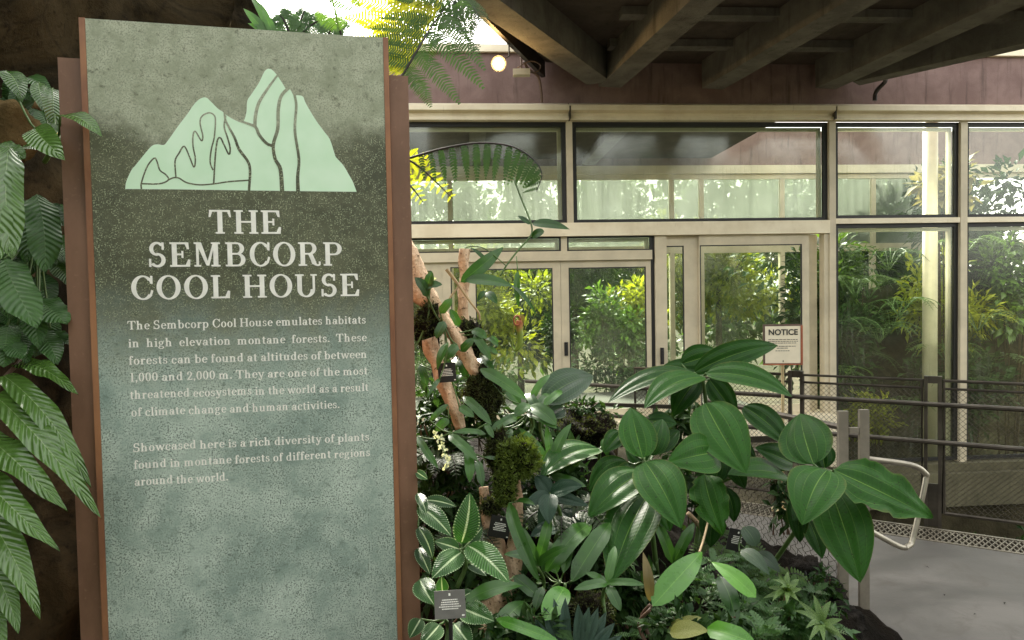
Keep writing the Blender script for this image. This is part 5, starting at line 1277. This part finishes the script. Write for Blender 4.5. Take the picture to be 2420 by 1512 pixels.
# ------------------------------------------------------------------ pitcher vine
po = empty('pitcher_vine', 'climbing pitcher plant with a hanging green and red pitcher and two long leaves', 'vine', tuple(at(1210, 690, 2.45)))
sm_ = MB()
vine = [(1213, 420, 2.6), (1232, 470, 2.55), (1252, 520, 2.5), (1257, 545, 2.48), (1250, 562, 2.47), (1222, 594, 2.46), (1196, 628, 2.45), (1182, 652, 2.45)]
P = smooth_path([at(*p) for p in vine], 6); sm_.tube(P, .0035, 6)
sm_.tube(smooth_path([at(1196, 628, 2.45), at(1150, 590, 2.47), at(1120, 582, 2.5), at(1100, 585, 2.5)], 5), .002, 5)
sm_.tube(smooth_path([at(1220, 606, 2.45), at(1223, 640, 2.42)], 4), .002, 5)
sm_.tube(smooth_path([at(1230, 672, 2.44), at(1262, 672, 2.44), at(1282, 668, 2.44), at(1287, 670, 2.44)], 4), .001, 4)
sm_.build('stem', M['stem_green'], po, True)
mb = MB()
for a in ((1088, 667, 1190, 583, 38, 2.42, 2.5, dict(tint=.4, roll=.5)), (1098, 662, 1216, 678, 38, 2.42, 2.40, dict(tint=.5, roll=-.1)), (1209, 674, 1270, 750, 12, 2.40, 2.36, dict(tint=.3, arch=.2)),
          (1223, 640, 1226, 728, 18, 2.41, 2.38, dict(tint=.9, roll=.3)), (1257, 528, 1346, 542, 26, 2.48, 2.44, dict(tint=.2, kind='ovate')), (1256, 560, 1286, 546, 24, 2.46, 2.44, dict(tint=.2, kind='round')),
          (1252, 530, 1222, 510, 14, 2.48, 2.5, dict(tint=.05)), (1150, 618, 1112, 585, 12, 2.48, 2.5, dict(tint=.05)), (1150, 690, 1175, 718, 22, 2.5, 2.46, dict(tint=.3, kind='ovate')), (1146, 688, 1128, 712, 16, 2.52, 2.5, dict(tint=.2))):
    pxleaf(mb, *a[:7], **{**dict(kind='lance', nt=14, nu=6, fold=.25, arch=.1), **a[7]})
mb.build('foliage', M['strap'], po, True)
def pitchmat():
    t = NT('pitcher_skin'); s = t.sep(t.pos()); z1_ = at(1220, 745, 2.38).z; z0_ = at(1220, 828, 2.38).z
    f = t.mr(s[2], z0_, z1_, 0, 1, False)
    n = t.noise(t.pos(), 70, 4, .6)
    c = t.mix(t.mr(t.math('ADD', f, t.math('MULTIPLY', t.math('SUBTRACT', n, .5), .4)), .45, .85), (.16, .22, .03), (.42, .14, .06))
    return t.done(t.bsdf(c, .35, 0, None, .5))
M['pitcher'] = pitchmat()
mb = MB(); pp = [(1228, 757, 2.38), (1227, 775, 2.38), (1229, 795, 2.38), (1228, 812, 2.38), (1222, 824, 2.38), (1215, 827, 2.38), (1210.5, 818, 2.38), (1212, 795, 2.38), (1215, 765, 2.38)]
P = smooth_path([at(*p) for p in pp], 5); mb.tube(P, lerp_list([.0135, .0115, .010, .010, .0085, .0055, .0026, .0016, .0013], len(P)), 12); mb.build('pitcher', M['pitcher'], po, True)
mb = MB(); c = at(1222, 757, 2.37); mb.tube([c + V((.012 * math.cos(a), -.002, .017 * math.sin(a))) for a in [k * .449 for k in range(15)]], .003, 6); mb.build('pitcher_rim', M['red_edge'], po, True)
mb = MB(); pxleaf(mb, 1231, 764, 1234, 742, 15, 2.375, 2.37, kind='round', nt=8, nu=6, arch=.1); mb.build('pitcher_lid', M['rusty'], po, True)

# ------------------------------------------------------------------ plant name tags
def plate(lab, cx, cy, w, h, Y, rot, mat, post=None, tilt=0.0, loose=None):
    c = at(cx, cy, Y); o = empty('plant_tag', lab, 'plant tag', tuple(c), 0, 'plant name tags in the bed')
    R_ = Matrix.Rotation(rot, 3, 'Y') @ Matrix.Rotation(tilt, 3, 'X'); hw = w * Y / FPX / 2; hh = h * Y / FPX / 2
    mb = MB(); mb.box(-hw, hw, -.001, .002, -hh, hh); mb.v = [tuple(c + R_ @ V(p)) for p in mb.v]; mb.build('tag_plate', M[mat], o)
    mb = MB(); rg = random.Random(int(cx)); z = hh * .30
    for i in range(5):
        l = hw * rg.uniform(.45, .72) if i else hw * .5; x = -l
        while x < l - .0015:
            s = rg.uniform(.002, .005); mb.box(x, min(x + s, l), -.0019, -.0012, z, z + hh * .075); x += s + .0009
        z -= hh * .16
    mb.box(-hh * .07, hh * .07, -.0019, -.0012, hh * .62, hh * .8); mb.box(hw * .75, hw * .92, -.0019, -.0012, -hh * .85, -hh * .75)
    mb.v = [tuple(c + R_ @ V(p)) for p in mb.v]; mb.build('tag_lettering', M['white_letter'], o)
    if post:
        e = at(*post); mb = MB(); s0 = c + V((0, .006, -hh * .2)); mb.tube([s0, V((s0.x, s0.y + .004, e.z))], .006, 8); mb.build('stake', M['black'], o)
plate('black name tag tied to the pale branch stub', 1056, 880, 42, 46, 2.44, -.06, 'black')
plate('black name tag hanging between the pale forked stems', 1181, 1245, 50, 52, 2.30, .20, 'black')
plate('black name tag on a black stake in front of the chain netting', 1741, 1276, 44, 52, 2.55, .22, 'black', (1745, 1420, 2.56))
plate('grey name tag on a stake among the striped leaves', 1063, 1428, 74, 64, 1.86, -.05, 'grey_tag', (1062, 1600, 1.87), -.25)
mb = MB(); a = at(1903, 1460, 2.75); b = at(1903, 1356, 2.75); mb.tube([a, b, b + UP * .012], [.006, .006, .001], 6); tag(mb.build('black_stake', M['black']), 'bare black pointed stake in front of the gate post', 'stake')

# ------------------------------------------------------------------ ferns on the left of the sign
plant('lobed_fern', 'large glossy fern with long finger lobes hanging left of the sign', 'fern', 'lobed', [
  (95, 85, 405, 250, 120, 1.98, 1.86, dict(tint=.55, kind='lobe')), (20, 150, 470, 725, 150, 1.92, 1.78, dict(tint=.6, kind='lobe')), (-30, 250, 522, 885, 165, 1.88, 1.74, dict(tint=.65, kind='lobe')),
  (-80, 450, 350, 852, 175, 1.82, 1.70, dict(tint=.5, kind='lobe')), (-120, 620, 308, 1055, 180, 1.78, 1.66, dict(tint=.7, kind='lobe')), (-120, 800, 208, 1402, 185, 1.74, 1.62, dict(tint=.75, kind='lobe')), (-140, 1050, 95, 1485, 170, 1.7, 1.6, dict(tint=.6, kind='lobe')), (-160, 1250, 20, 1640, 170, 1.68, 1.58, dict(tint=.5, kind='lobe'))],
  zl2(110, 70) + (2.0,), conv=zl2, dfl=dict(nt=30, nu=10, arch=.10, fold=.16, wave=.075), sr=.008, stalks=False)
fo = [o for o in scene.objects if o.name.startswith('lobed_fern')][0]
mb = MB(); mb.tube(smooth_path([at(*zl2(170, 10), 2.05), at(*zl2(90, 90), 1.98), at(*zl2(-20, 230), 1.9), at(*zl2(-110, 560), 1.8), at(*zl2(-150, 1000), 1.72)], 6), .006, 8); mb.build('stem', M['stem_brown'], fo, True)
plant('heart_leaf_climber', 'climber with pale pointed leaves curling over the left sign post', 'climber', 'lobed', [
  (310, 325, 525, 432, 115, 1.95, 1.86, dict(tint=.5, kind='ovate', roll=-.2)), (180, 385, 385, 598, 135, 1.95, 1.84, dict(tint=.75, kind='tail', roll=.3)), (120, 480, 330, 520, 80, 2.02, 2.0, dict(tint=.2, kind='lance')), (330, 420, 200, 395, 80, 2.1, 2.05, dict(tint=.1)), (270, 180, 270, 400, 110, 2.2, 2.15, dict(tint=.12, kind='lance')), (30, 90, 115, 255, 120, 2.25, 2.2, dict(tint=.05, kind='lance')), (200, 150, 250, 330, 80, 2.25, 2.2, dict(tint=.1))],
  zl1(270, 430) + (2.05,), conv=zl1, dfl=dict(nt=16, nu=8, arch=.12, fold=.2, wave=.02), root=zl1(230, 560) + (2.2,))
plant('wavy_leaf_fern', 'broad wavy leaf fern at the upper left, under the ochre boulder', 'fern', 'lobed', [
  (45, 485, 62, 1060, 150, 1.9, 1.82, dict(tint=.6)), (-30, 500, -10, 1080, 140, 1.88, 1.8, dict(tint=.75)), (0, 470, 130, 540, 100, 2.0, 1.98, dict(tint=.3)), (80, 840, 70, 1050, 50, 1.86, 1.82, dict(tint=.8)), (-60, 470, 60, 560, 120, 1.95, 1.9, dict(tint=.4))],
  zl1(40, 480) + (1.95,), conv=zl1, dfl=dict(nt=26, nu=10, kind='strap', arch=.05, fold=.1, wave=.07))
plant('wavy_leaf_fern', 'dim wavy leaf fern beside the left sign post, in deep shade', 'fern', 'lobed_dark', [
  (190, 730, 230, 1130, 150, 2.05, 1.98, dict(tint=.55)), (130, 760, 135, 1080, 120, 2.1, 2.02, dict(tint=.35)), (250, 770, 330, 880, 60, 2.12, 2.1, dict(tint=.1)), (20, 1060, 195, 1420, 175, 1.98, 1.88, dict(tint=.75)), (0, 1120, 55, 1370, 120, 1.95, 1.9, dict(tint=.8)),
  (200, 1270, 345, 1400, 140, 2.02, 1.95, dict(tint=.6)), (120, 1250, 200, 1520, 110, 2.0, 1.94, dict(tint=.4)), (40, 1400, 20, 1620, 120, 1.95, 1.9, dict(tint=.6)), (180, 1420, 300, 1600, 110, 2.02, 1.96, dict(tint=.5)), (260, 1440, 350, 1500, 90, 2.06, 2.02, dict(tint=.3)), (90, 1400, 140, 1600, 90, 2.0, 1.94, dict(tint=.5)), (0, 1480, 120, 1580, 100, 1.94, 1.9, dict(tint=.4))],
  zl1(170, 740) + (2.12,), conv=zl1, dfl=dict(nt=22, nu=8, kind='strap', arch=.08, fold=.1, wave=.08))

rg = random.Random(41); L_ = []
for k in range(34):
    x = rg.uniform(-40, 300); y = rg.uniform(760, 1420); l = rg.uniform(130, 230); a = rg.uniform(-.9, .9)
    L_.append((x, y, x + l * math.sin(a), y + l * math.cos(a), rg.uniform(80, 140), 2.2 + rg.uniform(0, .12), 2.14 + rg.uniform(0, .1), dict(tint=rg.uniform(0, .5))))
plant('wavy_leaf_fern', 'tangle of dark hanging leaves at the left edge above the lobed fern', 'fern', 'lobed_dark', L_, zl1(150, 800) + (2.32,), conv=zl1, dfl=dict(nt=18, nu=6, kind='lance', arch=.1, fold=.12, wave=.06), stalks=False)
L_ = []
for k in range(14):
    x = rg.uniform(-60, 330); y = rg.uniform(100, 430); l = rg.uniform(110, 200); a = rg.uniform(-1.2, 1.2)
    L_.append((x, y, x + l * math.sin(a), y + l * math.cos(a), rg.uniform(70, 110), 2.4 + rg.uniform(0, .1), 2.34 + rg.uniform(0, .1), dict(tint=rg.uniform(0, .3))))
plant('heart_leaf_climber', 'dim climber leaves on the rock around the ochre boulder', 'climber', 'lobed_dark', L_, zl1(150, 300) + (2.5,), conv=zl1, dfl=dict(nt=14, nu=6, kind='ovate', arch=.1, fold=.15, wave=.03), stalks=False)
# ------------------------------------------------------------------ tree ferns above and behind the sign
def fern(name, lab, mats, specs, cat='fern'):
    o = empty(name, lab, cat, tuple(at(*specs[0]['pts'][0])))
    B = {}; sm_ = MB()
    for i, s in enumerate(specs):
        mk = s.get('mat', mats); B.setdefault(mk, MB())
        frond(B[mk], sm_, [at(*p) for p in s['pts']], s['len'], s.get('n', 12), s.get('face', V((0, -1, .3))), s.get('tint', .5), i + 3, s.get('r', .006), s.get('npin', 20), s.get('pl', .14), s.get('sides', (1, -1)), s.get('sag', .1), s.get('lean', .35), s.get('t0', .1), s.get('hang', 0))
    for mk, b in B.items(): b.build('foliage', M[mk], o)
    sm_.build('stalk', M['stem_dark'], o); return o
U = lambda px_, Y: px_ * Y / FPX
fo = fern('tree_fern', 'overhanging tree fern with feathery backlit yellow and green fronds above the right of the sign', 'fern', [
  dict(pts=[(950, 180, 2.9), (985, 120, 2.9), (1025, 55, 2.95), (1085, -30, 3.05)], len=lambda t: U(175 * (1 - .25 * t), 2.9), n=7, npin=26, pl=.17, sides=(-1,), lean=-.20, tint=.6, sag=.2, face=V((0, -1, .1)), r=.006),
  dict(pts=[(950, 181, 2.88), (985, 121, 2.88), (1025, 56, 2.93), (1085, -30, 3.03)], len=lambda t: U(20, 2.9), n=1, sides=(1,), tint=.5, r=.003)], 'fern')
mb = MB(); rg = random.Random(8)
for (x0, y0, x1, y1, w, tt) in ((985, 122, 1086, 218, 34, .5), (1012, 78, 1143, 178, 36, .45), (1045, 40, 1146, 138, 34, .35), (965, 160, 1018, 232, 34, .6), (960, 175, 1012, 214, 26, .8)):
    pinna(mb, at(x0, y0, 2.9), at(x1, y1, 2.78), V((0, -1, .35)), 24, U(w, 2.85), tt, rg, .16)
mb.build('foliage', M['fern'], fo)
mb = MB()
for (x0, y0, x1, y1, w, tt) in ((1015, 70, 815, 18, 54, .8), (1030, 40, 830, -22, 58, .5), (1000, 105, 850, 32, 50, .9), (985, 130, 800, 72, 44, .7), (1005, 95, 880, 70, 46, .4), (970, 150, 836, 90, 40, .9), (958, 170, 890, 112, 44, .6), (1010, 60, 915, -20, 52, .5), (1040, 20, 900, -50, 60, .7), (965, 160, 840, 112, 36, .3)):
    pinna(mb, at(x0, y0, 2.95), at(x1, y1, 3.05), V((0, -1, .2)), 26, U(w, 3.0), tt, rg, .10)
mb.build('sunlit_foliage', M['fern_backlit'], fo)
mb = MB()
for (x0, y0, x1, y1, w, tt) in ((1060, 20, 1010, 110, 34, .5), (1050, 10, 960, 60, 40, .6), (1070, 0, 985, -20, 40, .4), (1035, 50, 1005, 150, 30, .4), (1000, 100, 955, 172, 26, .7), (1075, 10, 1060, 110, 34, .3), (1090, 0, 1110, 90, 34, .3), (820, 60, 745, 20, 40, .7), (850, 20, 770, -20, 40, .5)):
    pinna(mb, at(x0, y0, 2.98), at(x1, y1, 2.95), V((0, -1, .25)), 24, U(w, 2.95), tt, rg, .14)
mb.build('foliage', M['fern'], fo)
fern('tree_fern', 'dark green drooping fern fronds hanging at the top beside the canopy edge', 'fern_dark', [
  dict(pts=[(1095, -30, 3.1), (1090, 10, 3.05), (1098, 60, 2.98), (1100, 110, 2.95)], len=lambda t: U(60 * (1 - .5 * t) + 8, 3.0), n=9, npin=14, pl=.24, tint=.5, hang=.5, sag=.25),
  dict(pts=[(1050, -30, 3.1), (1062, 20, 3.05), (1072, 70, 3.0)], len=lambda t: U(52 * (1 - .5 * t) + 8, 3.0), n=7, npin=14, pl=.24, tint=.3, hang=.5, sag=.25),
  dict(pts=[(1070, -20, 3.2), (1120, 20, 3.1), (1135, 60, 3.05)], len=lambda t: U(46 * (1 - .5 * t) + 8, 3.0), n=7, npin=12, pl=.24, tint=.6, hang=.6, sag=.25)])
fern('tree_fern', 'single dark fern frond arching out from the sign across the upper left pane', 'fern', [
  dict(pts=[(940, 382, 2.6), (985, 368, 2.58), (1050, 350, 2.56), (1130, 338, 2.54), (1205, 345, 2.5), (1255, 372, 2.48), (1280, 410, 2.47), (1268, 452, 2.47)], len=lambda t: U(34 + 62 * math.sin(math.pi * min(1, t * 1.05)) * (1 - .30 * t), 2.5), n=17, npin=13, pl=.155, tint=.12, hang=.5, sag=.1, r=.005, t0=.14, lean=.1, sides=(1, 1), face=V((.1, -1, .25)))])
fern('tree_fern', 'bright yellow green fern tips behind the right sign post', 'fern_backlit', [
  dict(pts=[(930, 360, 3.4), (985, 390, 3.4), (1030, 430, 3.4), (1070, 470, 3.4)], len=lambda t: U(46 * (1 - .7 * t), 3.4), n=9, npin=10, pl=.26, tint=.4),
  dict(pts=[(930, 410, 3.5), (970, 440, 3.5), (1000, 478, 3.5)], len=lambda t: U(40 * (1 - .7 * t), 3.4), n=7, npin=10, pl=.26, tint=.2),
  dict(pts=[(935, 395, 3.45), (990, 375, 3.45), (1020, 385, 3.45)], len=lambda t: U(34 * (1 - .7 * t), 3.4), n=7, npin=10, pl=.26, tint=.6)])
fern('tree_fern', 'small pale green fern over the top edge of the sign', 'cover', [
  dict(pts=[(700, 90, 3.3), (735, 60, 3.3), (760, 50, 3.3), (785, 72, 3.3)], len=lambda t: U(44 * (1 - .6 * t), 3.3), n=14, npin=9, pl=.5, tint=.3),
  dict(pts=[(700, 100, 3.3), (712, 45, 3.3), (720, 25, 3.3)], len=lambda t: U(34 * (1 - .6 * t), 3.3), n=12, npin=8, pl=.5, tint=.2),
  dict(pts=[(690, 95, 3.2), (672, 50, 3.2), (660, 35, 3.2)], len=lambda t: U(44 * (1 - .5 * t), 3.3), n=14, npin=9, pl=.5, tint=.5),
  dict(pts=[(770, 95, 3.2), (790, 60, 3.2), (815, 70, 3.2)], len=lambda t: U(38 * (1 - .5 * t), 3.3), n=12, npin=9, pl=.5, tint=.6)])
twig([(812, 110, 3.0), (803, 70, 3.0), (790, 20, 3.0), (780, -20, 3.0)], [.006, .004, .003], 'thin black stalk standing above the top edge of the sign', 'stem_dark', 'bare_stalk', 'stalk')
plant('slender_leaf_plant', 'grey green pointed leaves on the rock at the top of the sign', 'plant', 'strap', [
  (640, 95, 575, 20, 28, 3.1, 3.1, dict(tint=.95)), (650, 100, 585, 55, 26, 3.1, 3.08, dict(tint=1.0)), (660, 110, 600, 78, 24, 3.05, 3.02, dict(tint=.9)), (640, 80, 592, -5, 26, 3.15, 3.2, dict(tint=.8)), (655, 100, 620, 20, 24, 3.1, 3.12, dict(tint=1.0)), (700, 110, 640, 70, 24, 3.1, 3.05, dict(tint=.8))], (665, 110, 3.12), dfl=dict(kind='lance', nt=10, nu=6))

# ------------------------------------------------------------------ garden seen through the glass
GG = 'garden plants growing behind the glass'
def gbush(name, lab, u, w, z, rad, n, size, seed, mat, trunk=True, clumps=16, cat='shrub', wide=.42, zroot=-2.1):
    c = fp(u, w, z); o = empty(name, lab, cat, tuple(fp(u, w, zroot)), 0, GG)
    mb = MB(); bush(mb, c, rad, n, size, seed, clumps, wide=wide); mb.build('crown' if 'tree' in name else 'foliage', M[mat], o)
    sm_ = MB(); rg = random.Random(seed); b = fp(u, w, zroot)
    if 'tree' in name:
        sm_.tube([b, b.lerp(c, .5), c], [.11, .09, .05], 9, jitter=.15)
        for _ in range(7):
            d = rand_dir(rg); d.z = abs(d.z); sm_.tube([c - UP * rad[2] * .3, c + V((d.x * rad[0], d.y * rad[1], d.z * rad[2])) * .7], [.04, .012], 6)
        sm_.build('trunk', M['trunk'], o)
    else:
        for _ in range(8):
            d = rand_dir(rg); sm_.tube([b + V((d.x * .1, d.y * .1, 0)), c + V((d.x * rad[0], d.y * rad[1], d.z * rad[2])) * .6], [.018, .006], 5)
        sm_.build('stem', M['trunk'], o)
    return o
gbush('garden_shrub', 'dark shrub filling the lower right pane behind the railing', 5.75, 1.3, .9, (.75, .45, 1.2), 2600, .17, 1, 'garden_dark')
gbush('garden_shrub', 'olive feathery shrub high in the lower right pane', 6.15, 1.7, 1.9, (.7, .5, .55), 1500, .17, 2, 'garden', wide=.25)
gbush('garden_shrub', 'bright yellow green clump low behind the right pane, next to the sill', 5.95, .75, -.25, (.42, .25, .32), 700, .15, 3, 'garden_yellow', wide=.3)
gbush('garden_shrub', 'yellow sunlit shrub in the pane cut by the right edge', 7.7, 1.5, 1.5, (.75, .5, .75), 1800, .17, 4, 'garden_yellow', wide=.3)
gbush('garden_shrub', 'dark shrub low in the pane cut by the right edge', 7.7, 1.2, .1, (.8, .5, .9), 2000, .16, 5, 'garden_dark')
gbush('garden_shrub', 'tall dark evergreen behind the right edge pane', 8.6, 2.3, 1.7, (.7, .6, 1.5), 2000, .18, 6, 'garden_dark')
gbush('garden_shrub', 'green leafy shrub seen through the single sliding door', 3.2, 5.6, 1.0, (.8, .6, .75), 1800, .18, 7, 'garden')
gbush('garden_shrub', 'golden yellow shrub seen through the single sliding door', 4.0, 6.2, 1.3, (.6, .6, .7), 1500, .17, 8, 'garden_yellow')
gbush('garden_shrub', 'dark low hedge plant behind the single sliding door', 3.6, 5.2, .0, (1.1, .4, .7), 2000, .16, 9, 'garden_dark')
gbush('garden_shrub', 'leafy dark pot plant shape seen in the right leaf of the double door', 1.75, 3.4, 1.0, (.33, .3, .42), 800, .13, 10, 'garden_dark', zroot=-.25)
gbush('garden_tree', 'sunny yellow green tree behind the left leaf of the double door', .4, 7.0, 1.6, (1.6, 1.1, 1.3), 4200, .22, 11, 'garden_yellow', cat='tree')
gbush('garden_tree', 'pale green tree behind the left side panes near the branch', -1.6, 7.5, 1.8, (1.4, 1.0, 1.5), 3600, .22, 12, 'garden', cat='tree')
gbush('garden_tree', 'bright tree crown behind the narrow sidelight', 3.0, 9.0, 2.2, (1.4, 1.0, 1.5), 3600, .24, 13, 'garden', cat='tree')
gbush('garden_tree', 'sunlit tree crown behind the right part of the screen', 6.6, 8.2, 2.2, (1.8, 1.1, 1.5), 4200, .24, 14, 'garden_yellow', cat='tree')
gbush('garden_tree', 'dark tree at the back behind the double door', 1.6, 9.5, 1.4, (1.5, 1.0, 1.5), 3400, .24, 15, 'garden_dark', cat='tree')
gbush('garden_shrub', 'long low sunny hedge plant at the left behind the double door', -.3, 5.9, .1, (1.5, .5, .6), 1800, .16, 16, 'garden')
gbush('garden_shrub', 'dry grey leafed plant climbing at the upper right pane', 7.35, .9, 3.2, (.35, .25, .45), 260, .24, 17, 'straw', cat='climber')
# far bank of trees that closes the view beyond the second screen
mb = MB(); rg = random.Random(77)
for k in range(90):
    bush(mb, fp(-9 + (k % 30) * .85 + rg.uniform(-.3, .3), 13 + rg.uniform(-1, 1.5), (.6, 2.6, 4.6)[k // 30]), (1.3, .9, 1.5), 380, .42, 500 + k, 10)
tag(mb.build('far_woodland', M['garden']), None, None, None, 'stuff')
mb = MB()  # unseen trees behind the camera, added to darken reflections and low sky
for k in range(84):
    bush(mb, V((-17 + (k % 28) * 1.35 + rg.uniform(-.4, .4), -9.5 + rg.uniform(-1.2, 1.2), (1.0, 3.4, 5.8)[k // 28] + rg.uniform(-.5, .5))), (1.5, 1.2, 1.9), 260, .55, 700 + k, 9)
tag(mb.build('far_woodland', M['garden_dark']), None, None, None, 'stuff')
def gfern(lab, u, w, z, L, n, seed, mat='garden', lift=.5):
    rg = random.Random(seed); c = fp(u, w, z); o = empty('garden_fern', lab, 'fern', tuple(c), 0, GG); mb = MB(); sm_ = MB()
    for k in range(n):
        th = 6.283 * k / n + rg.uniform(-.2, .2); d = V((math.cos(th), math.sin(th), 0)); l = L * rg.uniform(.8, 1.15)
        frond(mb, sm_, [c, c + d * l * .4 + UP * l * lift, c + d * l * .8 + UP * l * lift * .9, c + d * l * 1.05 + UP * l * lift * .4], lambda t: l * .24 * math.sin(math.pi * (.12 + .86 * t)), 14, UP, rg.uniform(.3, .9), seed + k, .006, 7, .2)
    mb.build('foliage', M[mat], o); sm_.build('stalk', M['stem_green'], o)
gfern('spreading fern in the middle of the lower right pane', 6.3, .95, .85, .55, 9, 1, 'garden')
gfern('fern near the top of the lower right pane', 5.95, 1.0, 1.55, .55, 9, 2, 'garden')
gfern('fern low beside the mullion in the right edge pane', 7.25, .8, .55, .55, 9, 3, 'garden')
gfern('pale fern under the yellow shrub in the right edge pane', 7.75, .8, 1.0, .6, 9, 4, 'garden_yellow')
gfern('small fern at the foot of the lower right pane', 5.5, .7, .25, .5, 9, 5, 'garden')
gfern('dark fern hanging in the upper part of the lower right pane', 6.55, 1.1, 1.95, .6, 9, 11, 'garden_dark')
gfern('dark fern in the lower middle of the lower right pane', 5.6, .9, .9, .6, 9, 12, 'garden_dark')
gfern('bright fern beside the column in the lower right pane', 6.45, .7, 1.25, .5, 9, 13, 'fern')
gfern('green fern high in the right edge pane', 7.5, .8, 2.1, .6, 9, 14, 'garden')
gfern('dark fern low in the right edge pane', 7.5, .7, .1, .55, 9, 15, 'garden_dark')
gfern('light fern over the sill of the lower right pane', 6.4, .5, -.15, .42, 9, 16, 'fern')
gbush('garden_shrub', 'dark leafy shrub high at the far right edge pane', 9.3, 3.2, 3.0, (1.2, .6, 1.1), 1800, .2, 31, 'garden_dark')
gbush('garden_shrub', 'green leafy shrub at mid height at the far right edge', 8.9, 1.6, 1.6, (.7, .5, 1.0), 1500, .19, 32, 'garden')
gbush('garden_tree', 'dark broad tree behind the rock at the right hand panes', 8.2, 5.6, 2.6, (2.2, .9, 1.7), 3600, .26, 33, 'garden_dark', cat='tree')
for i_, (u_, w_, z_, l_, m_) in enumerate(((6.2, 2.0, 1.0, 'fern growing from the rock face, centre of the lower right pane', 'garden'), (6.9, 2.2, 1.5, 'fern growing from the rock face behind the pale column', 'garden'), (7.9, 2.2, .7, 'fern growing low from the rock face in the right edge pane', 'garden_dark'), (7.3, 2.2, .9, 'fern on the rock face just right of the mullion', 'garden'), (8.4, 2.1, 1.9, 'fern high on the rock face in the right edge pane', 'garden'), (6.5, 2.1, .2, 'dark fern low on the rock face beside the column', 'garden_dark'), (8.6, 1.8, .2, 'fern at the foot of the rock face at the right edge', 'garden'))):
    gfern(l_, u_, w_, z_, .75, 10, 40 + i_, m_)
def gsheet(a, b):
    q = V((4.6 + 7 * a, 0, -2.2 + 4.7 * b)); w = 2.9 + .5 * mnoise.noise(q * 1.2) + .2 * mnoise.noise(q * 3)
    return fp(6.3 + 7 * a, w, -2.2 + (3.9 + .6 * mnoise.noise(V((a * 6, 1, 2)))) * b)
tag(sheet('garden_rock', 60, 40, gsheet, M['garden_rock']), 'dark rock face behind the plants in the right hand panes', 'rock wall')
mb = MB(); P = smooth_path([fp(6.3, -1.6, -1.9), fp(6.9, -1.4, -1.3), fp(7.35, -1.3, -.95), fp(7.8, -1.2, -.6)], 6); mb.tube(P, lerp_list([.04, .05, .03], len(P)), 8, jitter=.5)
tag(mb.build('dead_branch', M['straw'], None, True), 'pale crooked dead branch in the dark below the far railing', 'branch')
gbush('garden_shrub', 'dim shrub in the dark pit between far railing and glass', 7.0, -1.5, -1.5, (1.5, .6, .55), 1600, .12, 19, 'garden_dark')
gbush('garden_shrub', 'sparse pale twiggy plant climbing in front of the right edge pane', 7.75, -1.0, .2, (.4, .3, .55), 420, .12, 20, 'straw', wide=.2)
